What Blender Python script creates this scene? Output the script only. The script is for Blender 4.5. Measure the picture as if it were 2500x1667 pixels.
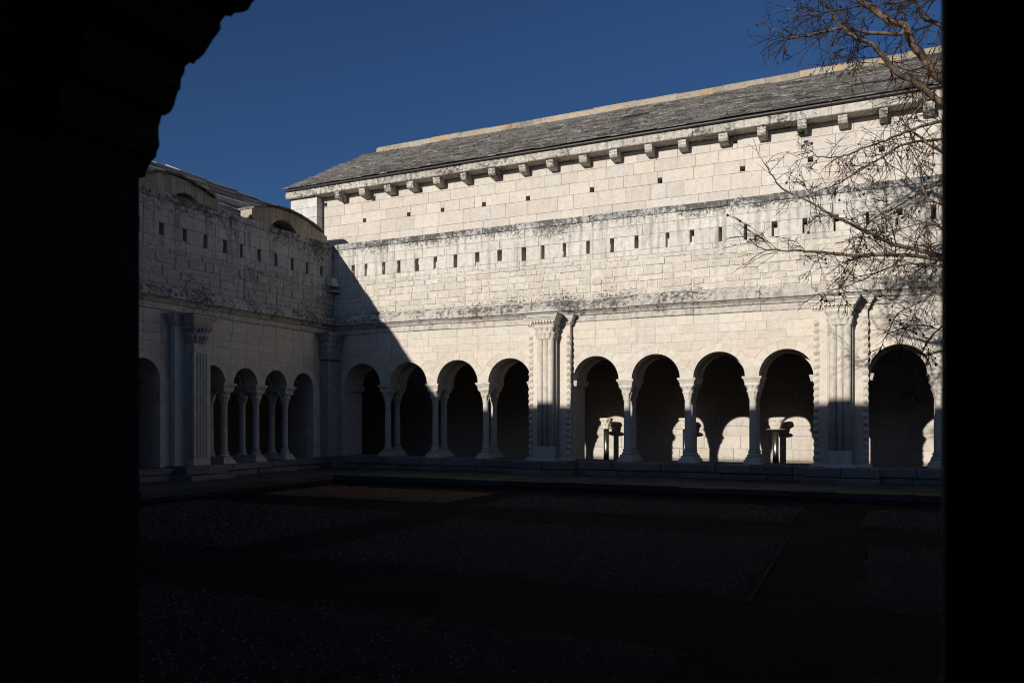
import bpy, bmesh, math, random
from mathutils import Vector, Matrix, noise
R = math.radians
for _o in list(bpy.data.objects):
    bpy.data.objects.remove(_o)
SC = bpy.context.scene
COL = SC.collection

# ------------------------------------------------------------------ camera, sky, sun, exposure
PSI = R(25.57); EYE = (12.83, -16.3, 1.29)
cam = bpy.data.cameras.new('camera'); camo = bpy.data.objects.new('camera', cam); COL.objects.link(camo)
camo.location = EYE; camo.rotation_euler = (R(90), 0, PSI)
cam.lens = 28; cam.sensor_width = 36; cam.shift_y = 0.0786
cam.clip_start = 0.02; cam.clip_end = 3000
cam.dof.use_dof = True; cam.dof.focus_distance = 18; cam.dof.aperture_fstop = 4.0
SC.camera = camo

SUN_DX, SUN_DZ = 0.2225, 0.282          # light travels (SUN_DX, 1, -SUN_DZ)
SUN_EL = math.atan2(SUN_DZ, math.hypot(1, SUN_DX))
SUN_AZ = math.atan2(-SUN_DX, -1)        # from +Y towards +X
world = bpy.data.worlds.new('World'); SC.world = world; world.use_nodes = True
_nt = world.node_tree
_sky = _nt.nodes.new('ShaderNodeTexSky'); _sky.sky_type = 'NISHITA'; _sky.sun_disc = False
_sky.sun_elevation = SUN_EL; _sky.sun_rotation = SUN_AZ % (2*math.pi)
_sky.altitude = 0; _sky.air_density = 0.75; _sky.dust_density = 1.0; _sky.ozone_density = 6.5
_bg = _nt.nodes['Background']; _bg.inputs['Strength'].default_value = 0.061
_nt.links.new(_sky.outputs['Color'], _bg.inputs['Color'])

sun = bpy.data.lights.new('sun', 'SUN'); sun.energy = 5.0; sun.angle = R(0.55); sun.color = (1.0, 0.945, 0.855)
suno = bpy.data.objects.new('sun', sun); COL.objects.link(suno)
suno.rotation_euler = Vector((SUN_DX, 1, -SUN_DZ)).to_track_quat('-Z', 'Y').to_euler()
suno.location = (0, -30, 30)

vs = SC.view_settings
vs.view_transform = 'Standard'; vs.look = 'None'; vs.gamma = 1.0; vs.use_curve_mapping = False
vs.exposure = 0.0
SC.cycles.max_bounces = 5; SC.cycles.diffuse_bounces = 3
SC.cycles.filter_width = 1.1
RNG = random.Random(7)

# ------------------------------------------------------------------ materials
def new_mat(name):
    m = bpy.data.materials.new(name); m.use_nodes = True
    nt = m.node_tree; b = nt.nodes['Principled BSDF']
    return m, nt, b
def N(nt, kind, **kw):
    n = nt.nodes.new(kind)
    for k, v in kw.items():
        if k.startswith('_'): setattr(n, k[1:], v)
        else: n.inputs[k].default_value = v
    return n
def noise_node(nt, vec, scale, detail=5, rough=0.6):
    n = N(nt, 'ShaderNodeTexNoise', Scale=scale, Detail=detail, Roughness=rough); nt.links.new(vec, n.inputs['Vector']); return n.outputs['Fac']
def ramp(nt, fac, stops):
    r = nt.nodes.new('ShaderNodeValToRGB'); nt.links.new(fac, r.inputs['Fac'])
    e = r.color_ramp.elements
    while len(e) < len(stops): e.new(0.5)
    for i, (p, c) in enumerate(stops):
        e[i].position = p; e[i].color = (c, c, c, 1) if not isinstance(c, tuple) else (*c, 1)
    return r.outputs['Color']
def mix(nt, fac, a, b, mode='MIX'):
    m = nt.nodes.new('ShaderNodeMix'); m.data_type = 'RGBA'; m.blend_type = mode
    if isinstance(fac, (int, float)): m.inputs[0].default_value = fac
    else: nt.links.new(fac, m.inputs[0])
    for i, v in ((6, a), (7, b)):
        if isinstance(v, tuple): m.inputs[i].default_value = (*v, 1)
        else: nt.links.new(v, m.inputs[i])
    return m.outputs[2]
def math_n(nt, op, a, b=None, clamp=False):
    m = nt.nodes.new('ShaderNodeMath'); m.operation = op; m.use_clamp = clamp
    for i, v in ((0, a), (1, b)):
        if v is None: continue
        if isinstance(v, (int, float)): m.inputs[i].default_value = v
        else: nt.links.new(v, m.inputs[i])
    return m.outputs[0]

def stone_mat(name, base, var=0.12, warm=0.25, lichen=0.0, lichen_scale=13.0, bands=(), bump=0.35, grain=26.0, lichen_col=(0.045, 0.043, 0.042), orange=0.0, streak=0.0, slate=0.0, mott=0.5, dark=(0.66, 0.62, 0.56)):
    """pale limestone; per-stone tone, warm patches, pits; black lichen crust in blotches.
    bands: (z_low, z_high, amount) heights where the crust grows thicker."""
    m, nt, b = new_mat(name); L = nt.links
    geo = nt.nodes.new('ShaderNodeNewGeometry'); pos = geo.outputs['Position']
    oi = nt.nodes.new('ShaderNodeObjectInfo')
    tone = nt.nodes.new('ShaderNodeMapRange'); L.new(oi.outputs['Random'], tone.inputs[0]); tone.inputs[3].default_value = 1 - var; tone.inputs[4].default_value = 1 + var*0.5
    vm = nt.nodes.new('ShaderNodeVectorMath'); vm.operation = 'SCALE'; vm.inputs[0].default_value = base; L.new(tone.outputs[0], vm.inputs['Scale'])
    c = vm.outputs[0]
    n1 = noise_node(nt, pos, 1.3, 4); n2 = noise_node(nt, pos, 9.0, 6, 0.65); n3 = noise_node(nt, pos, grain, 8, 0.7)
    c = mix(nt, ramp(nt, n1, [(0.35, 0.0), (0.75, warm)]), c, mix(nt, 1.0, c, (1.0, 0.86, 0.66), 'MULTIPLY'))
    c = mix(nt, ramp(nt, n2, [(0.38, mott), (0.58, 0.0)]), c, mix(nt, 1.0, c, dark, 'MULTIPLY'))
    c = mix(nt, ramp(nt, n3, [(0.30, 0.6), (0.46, 0.0)]), c, mix(nt, 1.0, c, (0.45, 0.42, 0.38), 'MULTIPLY'))
    amt = None
    sep = nt.nodes.new('ShaderNodeSeparateXYZ'); L.new(pos, sep.inputs[0])
    if lichen > 0 or bands:
        v = nt.nodes.new('ShaderNodeValue'); v.outputs[0].default_value = lichen; amt = v.outputs[0]
        for lo, hi, a in bands:
            mr = nt.nodes.new('ShaderNodeMapRange'); L.new(sep.outputs['Z'], mr.inputs[0])
            mr.inputs[1].default_value = lo; mr.inputs[2].default_value = hi; mr.inputs[3].default_value = 0.0; mr.inputs[4].default_value = a
            amt = math_n(nt, 'ADD', amt, mr.outputs[0]) if hi > lo else math_n(nt, 'ADD', amt, mr.outputs[0])
        nl = noise_node(nt, pos, lichen_scale, 8, 0.8); nb = noise_node(nt, pos, 0.9, 3)
        fac = math_n(nt, 'ADD', math_n(nt, 'SUBTRACT', nl, 1.0), amt)
        fac = math_n(nt, 'ADD', fac, math_n(nt, 'MULTIPLY', math_n(nt, 'SUBTRACT', nb, 0.5), 0.55))
        fac = math_n(nt, 'MULTIPLY', fac, 11.0, True)
        c = mix(nt, math_n(nt, 'MULTIPLY', fac, 0.85), c, tuple(lichen_col))
    if streak > 0:
        mp = nt.nodes.new('ShaderNodeMapping'); L.new(pos, mp.inputs[0]); mp.inputs['Scale'].default_value = (9, 9, 0.7)
        ns = noise_node(nt, mp.outputs[0], 1.0, 5, 0.6)
        c = mix(nt, ramp(nt, ns, [(0.50, 0.0), (0.68, streak)]), c, mix(nt, 1.0, c, (0.40, 0.40, 0.41), 'MULTIPLY'))
    if slate > 0:          # pale lengthwise weathering of single roof slabs
        mp = nt.nodes.new('ShaderNodeMapping'); L.new(pos, mp.inputs[0]); mp.inputs['Scale'].default_value = (2.4, 11, 11) if slate < 2 else (11, 2.4, 11)
        ns = noise_node(nt, mp.outputs[0], 1.0, 6, 0.75)
        c = mix(nt, ramp(nt, ns, [(0.55, 0.0), (0.63, 0.8)]), c, (0.40, 0.38, 0.365))
        c = mix(nt, ramp(nt, ns, [(0.34, 0.7), (0.45, 0.0)]), c, (0.04, 0.037, 0.037))
    if orange > 0:
        no = noise_node(nt, pos, 3.0, 7, 0.7)
        c = mix(nt, ramp(nt, no, [(0.50, 0.0), (0.60, orange)]), c, (0.48, 0.27, 0.08))
    L.new(c, b.inputs['Base Color']); b.inputs['Roughness'].default_value = 0.92
    b.inputs['Specular IOR Level'].default_value = 0.2
    bp = nt.nodes.new('ShaderNodeBump'); bp.inputs['Strength'].default_value = bump; bp.inputs['Distance'].default_value = 0.03
    L.new(math_n(nt, 'ADD', n2, math_n(nt, 'MULTIPLY', n3, 0.7)), bp.inputs['Height']); L.new(bp.outputs[0], b.inputs['Normal'])
    return m

def plain_mat(name, col, rough=0.9, var=0.3, scale=8.0, metallic=0.0, bump=0.2, col2=None):
    m, nt, b = new_mat(name); L = nt.links
    geo = nt.nodes.new('ShaderNodeNewGeometry'); pos = geo.outputs['Position']
    n = noise_node(nt, pos, scale, 7, 0.65)
    c2 = col2 or tuple(x*(1-var) for x in col)
    L.new(mix(nt, ramp(nt, n, [(0.38, 0.0), (0.62, 1.0)]), tuple(c2), tuple(col)), b.inputs['Base Color'])
    b.inputs['Roughness'].default_value = rough; b.inputs['Metallic'].default_value = metallic
    if bump:
        bp = nt.nodes.new('ShaderNodeBump'); bp.inputs['Strength'].default_value = bump; bp.inputs['Distance'].default_value = 0.02
        L.new(noise_node(nt, pos, scale*4, 6, 0.7), bp.inputs['Height']); L.new(bp.outputs[0], b.inputs['Normal'])
    if rough > 0.6: b.inputs['Specular IOR Level'].default_value = 0.02
    return m

M = {}
M['ashlar'] = stone_mat('pale_ashlar', (0.55, 0.51, 0.47), var=0.10, warm=0.45, mott=0.28, lichen=0.25, streak=0.12, bands=((8.1, 8.75, 0.20),), bump=0.15)
M['gable'] = stone_mat('gable_ashlar', (0.58, 0.57, 0.56), var=0.10, warm=0.1, lichen=0.28, bump=0.2)
M['rubble'] = stone_mat('rubble_limestone', (0.60, 0.565, 0.52), var=0.12, warm=0.3, mott=0.4, lichen=0.37, lichen_scale=15, bands=((4.25, 3.95, 0.12),), bump=0.8, streak=0.25)
M['parapet'] = stone_mat('parapet_limestone', (0.60, 0.575, 0.535), var=0.08, warm=0.2, lichen=0.33, lichen_scale=15, bands=((5.18, 5.62, 0.22),), bump=0.5, streak=0.75)
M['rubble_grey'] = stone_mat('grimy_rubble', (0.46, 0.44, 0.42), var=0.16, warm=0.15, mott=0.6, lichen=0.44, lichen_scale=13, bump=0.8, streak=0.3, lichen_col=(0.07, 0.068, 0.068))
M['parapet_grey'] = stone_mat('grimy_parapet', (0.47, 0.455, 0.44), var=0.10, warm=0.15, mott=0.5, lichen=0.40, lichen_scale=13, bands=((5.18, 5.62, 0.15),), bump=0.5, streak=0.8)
M['coping'] = stone_mat('lichen_coping', (0.46, 0.45, 0.44), var=0.15, warm=0.15, lichen=0.555, lichen_scale=10, bump=0.9, streak=0.5)
M['cornice'] = stone_mat('weathered_cornice', (0.56, 0.53, 0.49), var=0.12, warm=0.2, lichen=0.43, lichen_scale=11, bands=((3.56, 3.80, 0.09),), bump=0.6, streak=0.7)
M['spandrel'] = stone_mat('spandrel_limestone', (0.59, 0.545, 0.49), var=0.09, warm=0.4, mott=0.3, lichen=0.27, streak=0.12, lichen_scale=18, bump=0.4)
M['carved'] = stone_mat('carved_limestone', (0.58, 0.545, 0.49), var=0.08, warm=0.3, lichen=0.34, lichen_scale=20, bump=0.4)
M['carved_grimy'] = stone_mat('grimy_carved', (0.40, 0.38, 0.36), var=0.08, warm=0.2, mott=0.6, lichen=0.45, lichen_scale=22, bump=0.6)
M['column'] = stone_mat('column_stone', (0.54, 0.52, 0.49), var=0.12, warm=0.2, lichen=0.25, bump=0.2)
M['mortar'] = stone_mat('lime_mortar', (0.58, 0.535, 0.475), var=0.0, warm=0.4, lichen=0.30, bands=((5.3, 5.7, 0.2),), bump=0.5)
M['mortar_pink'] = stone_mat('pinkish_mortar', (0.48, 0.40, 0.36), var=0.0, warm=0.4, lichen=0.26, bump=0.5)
M['eave'] = stone_mat('stained_eave', (0.52, 0.49, 0.45), var=0.14, warm=0.25, lichen=0.49, lichen_scale=11, bump=0.6, streak=0.6)
M['roof'] = stone_mat('stone_roof_slab', (0.155, 0.147, 0.143), var=0.6, warm=0.15, lichen=0.46, lichen_scale=9, bump=1.0, lichen_col=(0.05, 0.046, 0.046), slate=1.0)
M['wing_roof'] = stone_mat('wing_roof_slab', (0.40, 0.375, 0.35), var=0.5, warm=0.2, lichen=0.36, lichen_scale=9, bump=0.6)
M['ridge'] = stone_mat('ridge_stone', (0.36, 0.335, 0.285), var=0.2, warm=0.5, lichen=0.47, lichen_scale=16, bump=0.8, orange=0.6, lichen_col=(0.13, 0.12, 0.11))
M['wing'] = stone_mat('wing_block', (0.37, 0.325, 0.275), var=0.2, warm=0.4, lichen=0.40, bump=0.3)
M['bench'] = stone_mat('bench_stone', (0.22, 0.21, 0.20), var=0.25, warm=0.2, lichen=0.40, bump=0.7, lichen_col=(0.02, 0.02, 0.02))
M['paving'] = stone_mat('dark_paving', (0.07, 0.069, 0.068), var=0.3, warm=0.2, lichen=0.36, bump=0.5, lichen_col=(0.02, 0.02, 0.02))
M['dim'] = stone_mat('shade_black_stone', (0.016, 0.015, 0.014), var=0.1, warm=0.2, lichen=0.2, bump=0.2, lichen_col=(0.008, 0.008, 0.008))  # shade put into the colour: near-black stone for galleries and hidden wall cores
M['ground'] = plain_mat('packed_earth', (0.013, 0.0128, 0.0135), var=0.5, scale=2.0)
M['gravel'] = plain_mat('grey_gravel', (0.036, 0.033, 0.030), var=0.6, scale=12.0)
M['drybed'] = plain_mat('dry_brown_bed', (0.13, 0.083, 0.05), var=0.5, scale=14.0)
M['pebble'] = plain_mat('pebbles', (0.28, 0.255, 0.225), var=0.85, scale=40.0)
M['drygrass'] = plain_mat('dry_grass', (0.20, 0.135, 0.075), var=0.5, scale=5.0)
M['edging'] = plain_mat('zinc_edging', (0.07, 0.067, 0.062), rough=0.95, metallic=0.0)
M['lead'] = plain_mat('lead_flashing', (0.22, 0.23, 0.25), rough=0.55, metallic=0.2, scale=5)
M['gutter'] = plain_mat('dark_gutter', (0.03, 0.03, 0.03), rough=0.5, metallic=0.3)
M['steel'] = plain_mat('brushed_steel', (0.30, 0.29, 0.28), rough=0.28, metallic=0.95, var=0.1, bump=0.0)
M['plate'] = plain_mat('pale_plate', (0.40, 0.39, 0.37), rough=0.5, metallic=0.1, bump=0.0)
M['bark'] = plain_mat('pine_bark', (0.23, 0.16, 0.11), scale=4.5, col2=(0.055, 0.046, 0.042), bump=0.6)
M['twig'] = plain_mat('twig_bark', (0.06, 0.036, 0.023), scale=3, col2=(0.018, 0.014, 0.012), bump=0.0)
M['cone'] = plain_mat('cone_scales', (0.06, 0.042, 0.03), scale=30, bump=0.3)
M['leaf'] = plain_mat('green_leaf', (0.07, 0.10, 0.025), scale=20, bump=0.0)
M['black_iron'] = plain_mat('black_iron', (0.02, 0.02, 0.02), rough=0.5, metallic=0.4)

# ------------------------------------------------------------------ mesh helpers
def mesh_obj(name, verts, faces, mat, parent=None, smooth=False):
    me = bpy.data.meshes.new(name); me.from_pydata([tuple(v) for v in verts], [], faces)
    me.materials.append(mat)
    if smooth:
        for p in me.polygons: p.use_smooth = True
    me.update()
    return obj(name, me, parent)
def obj(name, me, parent=None, loc=(0, 0, 0), rotz=0.0, scale=None):
    o = bpy.data.objects.new(name, me); COL.objects.link(o)
    o.location = loc
    if rotz: o.rotation_euler = (0, 0, rotz)
    if scale: o.scale = scale
    if parent is not None: o.parent = parent
    return o
def empty(name, loc=(0, 0, 0), rotz=0.0, parent=None):
    o = bpy.data.objects.new(name, None); COL.objects.link(o); o.location = loc; o.rotation_euler = (0, 0, rotz)
    o.empty_display_size = 0.2
    if parent is not None: o.parent = parent
    return o
def tag(o, label, cat, group=None, kind=None):
    o['label'] = label; o['category'] = cat
    if group: o['group'] = group
    if kind: o['kind'] = kind
    return o

class MB:
    """collects boxes, prisms and tubes into one mesh"""
    def __init__(s): s.v = []; s.f = []
    def add(s, verts, faces):
        n = len(s.v); s.v += [tuple(v) for v in verts]; s.f += [tuple(i+n for i in f) for f in faces]
    def box(s, x0, x1, y0, y1, z0, z1):
        s.add([(x0, y0, z0), (x1, y0, z0), (x1, y1, z0), (x0, y1, z0), (x0, y0, z1), (x1, y0, z1), (x1, y1, z1), (x0, y1, z1)],
              [(0, 3, 2, 1), (4, 5, 6, 7), (0, 1, 5, 4), (1, 2, 6, 5), (2, 3, 7, 6), (3, 0, 4, 7)])
    def frustum(s, b, t, z0, z1):          # b, t = (x0,x1,y0,y1)
        s.add([(b[0], b[2], z0), (b[1], b[2], z0), (b[1], b[3], z0), (b[0], b[3], z0), (t[0], t[2], z1), (t[1], t[2], z1), (t[1], t[3], z1), (t[0], t[3], z1)],
              [(0, 3, 2, 1), (4, 5, 6, 7), (0, 1, 5, 4), (1, 2, 6, 5), (2, 3, 7, 6), (3, 0, 4, 7)])
    def profile_x(s, prof, x0, x1):        # prof: closed (y,z) loop, extruded along x
        n = len(prof)
        s.add([(x0, y, z) for y, z in prof] + [(x1, y, z) for y, z in prof],
              [tuple(range(n)), tuple(range(2*n-1, n-1, -1))] + [(i, i+n, (i+1) % n+n, (i+1) % n) for i in range(n)])
    def prism_y(s, poly, y0, y1):          # poly: (x,z) loop, extruded along y
        n = len(poly)
        s.add([(x, y0, z) for x, z in poly] + [(x, y1, z) for x, z in poly],
              [tuple(range(n)), tuple(range(2*n-1, n-1, -1))] + [(i, i+n, (i+1) % n+n, (i+1) % n) for i in range(n)])
    def lathe(s, prof, cx, cy, seg=20, cap=True):   # prof: (r,z) bottom to top
        n = len(s.v)
        for r, z in prof:
            for k in range(seg):
                a = 2*math.pi*k/seg; s.v.append((cx+r*math.cos(a), cy+r*math.sin(a), z))
        for i in range(len(prof)-1):
            for k in range(seg):
                a, b2 = n+i*seg+k, n+i*seg+(k+1) % seg
                s.f.append((a, b2, b2+seg, a+seg))
        if cap:
            s.f.append(tuple(n+seg-1-k for k in range(seg))); m = n+(len(prof)-1)*seg; s.f.append(tuple(m+k for k in range(seg)))
    def tube(s, pts, rad, sides=5, cap=True):
        n0 = len(s.v); m = len(pts)
        up = Vector((0.3, 0.2, 1)).normalized()
        for i, p in enumerate(pts):
            p = Vector(p)
            t = (Vector(pts[min(i+1, m-1)])-Vector(pts[max(i-1, 0)]))
            if t.length < 1e-9: t = Vector((0, 0, 1))
            t.normalize(); a = t.cross(up)
            if a.length < 0.05: a = t.cross(Vector((1, 0, 0)))
            a.normalize(); b = t.cross(a); r = rad[i]
            for k in range(sides):
                w = 2*math.pi*k/sides; s.v.append(tuple(p+a*(r*math.cos(w))+b*(r*math.sin(w))))
        for i in range(m-1):
            for k in range(sides):
                q, w = n0+i*sides+k, n0+i*sides+(k+1) % sides
                s.f.append((q, w, w+sides, q+sides))
        if cap:
            s.f.append(tuple(n0+sides-1-k for k in range(sides))); e = n0+(m-1)*sides; s.f.append(tuple(e+k for k in range(sides)))
    def build(s, name, mat, parent=None, smooth=False, fix=True):
        me = bpy.data.meshes.new(name); me.from_pydata(s.v, [], s.f); me.materials.append(mat)
        if fix:
            bm = bmesh.new(); bm.from_mesh(me); bmesh.ops.recalc_face_normals(bm, faces=bm.faces); bm.to_mesh(me); bm.free()
        if smooth:
            for p in me.polygons: p.use_smooth = True
        me.update()
        return obj(name, me, parent)

# dressed block, front towards -y, spanning x 0..w, z 0..h; shared between blocks of like size
_cache = {}
def block_mesh(w, h, d, mat, style, variant):
    key = (round(w/0.04), round(h/0.02), round(d/0.05), mat.name, style, variant)
    if key in _cache: return _cache[key]
    W, H, Dp = max(1, key[0])*0.04, max(1, key[1])*0.02, d
    rg = random.Random(hash((key[0], key[1], variant)) & 0xffffff)
    if style == 'rough':   bev, rough, jit = 0.010, 0.012, 0.008
    elif style == 'worn':  bev, rough, jit = 0.004, 0.003, 0.0025
    else:                  bev, rough, jit = 0.005, 0.0025, 0.0015
    bev = min(bev, W*0.2, H*0.2)
    xs = [0, bev, W*rg.uniform(0.4, 0.6), W-bev, W]; zs = [0, bev, H-bev, H]
    nx, nz = len(xs), len(zs); v = []
    for j in range(nz):
        for i in range(nx):
            edge = i in (0, nx-1) or j in (0, nz-1)
            y = bev*0.9+rg.uniform(0, jit) if edge else -rg.uniform(0, rough)
            v.append((xs[i]+rg.uniform(-jit, jit), y, zs[j]+rg.uniform(-jit, jit)))
    f = [(j*nx+i, j*nx+i+1, (j+1)*nx+i+1, (j+1)*nx+i) for j in range(nz-1) for i in range(nx-1)]
    loop = [i for i in range(nx)]+[j*nx+nx-1 for j in range(1, nz)]+[(nz-1)*nx+i for i in range(nx-2, -1, -1)]+[j*nx for j in range(nz-2, 0, -1)]
    b0 = len(v); v += [(v[i][0], Dp, v[i][2]) for i in loop]; n = len(loop)
    f += [(loop[(k+1) % n], loop[k], b0+k, b0+(k+1) % n) for k in range(n)]
    me = bpy.data.meshes.new('block'); me.from_pydata(v, [], f); me.materials.append(mat); me.update()
    _cache[key] = (me, W, H)
    return _cache[key]
def put_block(name, parent, x0, x1, z0, z1, y, d, mat, style='fine', gap=0.006, rg=RNG):
    w, h = x1-x0-gap, z1-z0-gap
    if w < 0.02 or h < 0.02: return None
    me, W, H = block_mesh(w, h, d, mat, style, rg.randrange(5))
    pr = {'rough': 0.008, 'worn': 0.0025}.get(style, 0.002)
    return obj(name, me, parent, (x0+gap/2, y+rg.uniform(-pr, pr), z0+gap/2), 0, (w/W, 1, h/H))
def course(name, parent, x0, x1, z0, z1, lens, y, d, mat, style='fine', gap=0.006, rg=RNG, holes=()):
    """one course of blocks; holes = [(xa,xb,za,zb)] are left open"""
    hs = sorted(h for h in holes if h[2] < z1-0.02 and h[3] > z0+0.02 and h[1] > x0 and h[0] < x1)
    x = x0
    def run(a, b):
        x = a
        while x < b-0.01:
            l = rg.uniform(*lens); e = x+l
            if e > b-lens[0]*0.6: e = b
            put_block(name, parent, x, e, z0, z1, y, d, mat, style, gap, rg); x = e
    for ha, hb, za, zb in hs:
        run(x, ha)
        if za > z0+0.03: put_block(name, parent, ha, hb, z0, za, y, d, mat, style, gap, rg)
        if zb < z1-0.03: put_block(name, parent, ha, hb, zb, z1, y, d, mat, style, gap, rg)
        x = hb
    run(x, x1)
def poly_stone(name, parent, poly, y, d, mat, bev=0.006, gap=0.003):
    """wedge or curved-edge stone from an (x,z) outline"""
    cx = sum(p[0] for p in poly)/len(poly); cz = sum(p[1] for p in poly)/len(poly)
    def inset(q, g):
        dx, dz = q[0]-cx, q[1]-cz; l = math.hypot(dx, dz) or 1
        k = max(0.0, (l-g)/l); return (cx+dx*k, cz+dz*k)
    n = len(poly); o = [inset(p, gap) for p in poly]; i2 = [inset(p, gap+bev) for p in poly]
    v = [(x, y, z) for x, z in i2]+[(x, y+bev, z) for x, z in o]+[(x, y+d, z) for x, z in o]
    f = [tuple(range(n))]+[(k, k+n, (k+1) % n+n, (k+1) % n) for k in range(n)]+[(k+n, k+2*n, (k+1) % n+2*n, (k+1) % n+n) for k in range(n)]
    me = bpy.data.meshes.new(name); me.from_pydata(v, [], f); me.materials.append(mat)
    bm = bmesh.new(); bm.from_mesh(me); bmesh.ops.recalc_face_normals(bm, faces=bm.faces); bm.to_mesh(me); bm.free()
    # open back: make sure the front looks to -y
    if me.polygons[0].normal.y > 0: me.flip_normals()
    me.update(); return obj(name, me, parent)

def capital_mesh(name, sh0, sh1, h, n, amp, mat, nphi=40, rows=2, volute=0.03, power=1.7, y_half=None):
    """carved leaf capital. sh = (half_x, half_y, exponent) of a superellipse at foot and head"""
    def rad(sh, a):
        e = sh[2]; return (abs(math.cos(a)/sh[0])**e+abs(math.sin(a)/sh[1])**e)**(-1/e)
    nt = 14; v = []; f = []
    for j in range(nt+1):
        t = j/nt
        for k in range(nphi):
            a = 2*math.pi*(k+0.5)/nphi
            r = rad(sh0, a)*(1-t**power)+rad(sh1, a)*t**power
            lf = 0
            for q in range(rows):
                lo = q*0.38; hi = lo+0.52
                if lo <= t <= hi:
                    tt = (t-lo)/(hi-lo); c = abs(math.cos(n*a/2+q*math.pi/2))
                    lf = max(lf, (c**0.6)*(0.35+0.9*tt**2.2)*(1.0 if tt < 0.93 else 0.4)-(0.5 if c < 0.35 else 0))
            if t > 0.74:
                c = abs(math.sin(2*a)); lf = max(lf, (c**6)*volute/amp*(1.0 if t < 0.95 else 0.5))
            r += amp*lf
            v.append((r*math.cos(a), r*math.sin(a), h*t))
    for j in range(nt):
        for k in range(nphi):
            p, q = j*nphi+k, j*nphi+(k+1) % nphi; f.append((p, q, q+nphi, p+nphi))
    f.append(tuple(nphi-1-k for k in range(nphi))); f.append(tuple(nt*nphi+k for k in range(nphi)))
    me = bpy.data.meshes.new(name); me.from_pydata(v, [], f); me.materials.append(mat)
    for p in me.polygons: p.use_smooth = True
    me.update(); return me

# ------------------------------------------------------------------ the setting: ground, paths, beds
def sheet(name, x0, x1, y0, y1, z, mat):
    o = mesh_obj(name, [(x0, y0, z), (x1, y0, z), (x1, y1, z), (x0, y1, z)], [(0, 1, 2, 3)], mat); o['kind'] = 'structure'; return o
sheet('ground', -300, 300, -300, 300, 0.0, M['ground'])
BEDS = [  # x0,x1,y0,y1, material, dry
    (2.60, 6.35, -5.35, -3.45, 'drybed', 1.0), (7.05, 11.62, -5.75, -3.70, 'gravel', 0.45), (12.50, 17.5, -5.75, -3.60, 'gravel', 0.2),
    (2.60, 6.75, -10.3, -6.85, 'gravel', 0.5), (7.60, 11.80, -10.45, -7.10, 'gravel', 0.12), (12.60, 17.5, -10.4, -7.35, 'gravel', 0.3),
    (2.60, 6.75, -14.2, -11.8, 'gravel', 0.5), (7.60, 11.80, -14.2, -11.85, 'gravel', 0.4), (12.70, 17.5, -14.2, -11.85, 'gravel', 0.3)]
rg = random.Random(21)
peb = MB(); grs = MB()
for x0, x1, y0, y1, mt, dry in BEDS:
    nx, ny = 34, 16; v = []; f = []
    for j in range(ny+1):
        for i in range(nx+1):
            e = i in (0, nx) or j in (0, ny)
            x = x0+(x1-x0)*i/nx+rg.uniform(-0.38, 0.38)*(x1-x0)/nx; y = y0+(y1-y0)*j/ny+rg.uniform(-0.4, 0.4)*(y1-y0)/ny
            v.append((x, y, 0.003 if e else 0.022+rg.uniform(-0.008, 0.012)))
    f = [(j*(nx+1)+i, j*(nx+1)+i+1, (j+1)*(nx+1)+i+1, (j+1)*(nx+1)+i) for j in range(ny) for i in range(nx)]
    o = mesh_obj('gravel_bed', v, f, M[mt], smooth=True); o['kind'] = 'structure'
    area = (x1-x0)*(y1-y0)
    for _ in range(int(area*(60 if mt == 'drybed' else 420))):
        x = rg.uniform(x0+.05, x1-.05)+rg.gauss(0, .09); y = rg.uniform(y0+.05, y1-.05)+rg.gauss(0, .12); r = rg.uniform(0.004, 0.013); z = 0.026+r*0.3 if x0 < x < x1 and y0 < y < y1 else r*0.4
        a = rg.uniform(0, 6.28); q = [(x+r*math.cos(a+k*2.094), y+r*1.1*math.sin(a+k*2.094), z) for k in range(3)]
        peb.add(q+[(x+rg.uniform(-.3, .3)*r, y, z+r*0.75)], [(0, 1, 3), (1, 2, 3), (2, 0, 3)])
    for _ in range(int(area*130*dry)):
        # dry tufts cling to the far edge of each bed
        y = y0+(y1-y0)*(1-rg.random()**(1.0 if dry == 1 else 2.6)); x = rg.uniform(x0, x1)
        for _k in range(3):
            hgt = rg.uniform(0.015, 0.05); a = rg.uniform(0, 6.28); dx, dy = 0.003*math.cos(a), 0.003*math.sin(a); lx, ly = rg.uniform(-.05, .05), rg.uniform(-.05, .05)
            grs.add([(x-dx, y-dy, 0.02), (x+dx, y+dy, 0.02), (x+lx, y+ly, 0.02+hgt)], [(0, 1, 2)])
o = peb.build('gravel', M['pebble'], fix=False); tag(o, 'loose grey gravel strewn over the shaded courtyard beds', 'gravel', kind='stuff')
o = grs.build('dry_grass', M['drygrass'], fix=False); tag(o, 'dry brown grass along the edges of the gravel beds', 'grass', kind='stuff')
# thin metal edging along the paths
def edging(pts, label):
    mb = MB()
    for (xa, ya), (xb, yb) in zip(pts[:-1], pts[1:]):
        n = 8
        for i in range(n):
            p = [(xa+(xb-xa)*(i+k)/n, ya+(yb-ya)*(i+k)/n) for k in (0, 1)]
            w = 0.006; z = 0.02+rg.uniform(-.005, .005)
            mb.add([(p[0][0]-w, p[0][1], 0), (p[0][0]+w, p[0][1], 0), (p[1][0]+w, p[1][1], 0), (p[1][0]-w, p[1][1], 0),
                    (p[0][0]-w, p[0][1], z), (p[0][0]+w, p[0][1], z), (p[1][0]+w, p[1][1], z), (p[1][0]-w, p[1][1], z)],
                   [(4, 5, 6, 7), (0, 1, 5, 4), (1, 2, 6, 5), (2, 3, 7, 6), (3, 0, 4, 7)])
    tag(mb.build('edging_strip', M['edging']), label, 'edging', 'metal edging of the gravel beds')
edging([(11.66, -5.85), (11.60, -3.6)], 'short thin metal edging on the right end of the far gravel bed')
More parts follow.
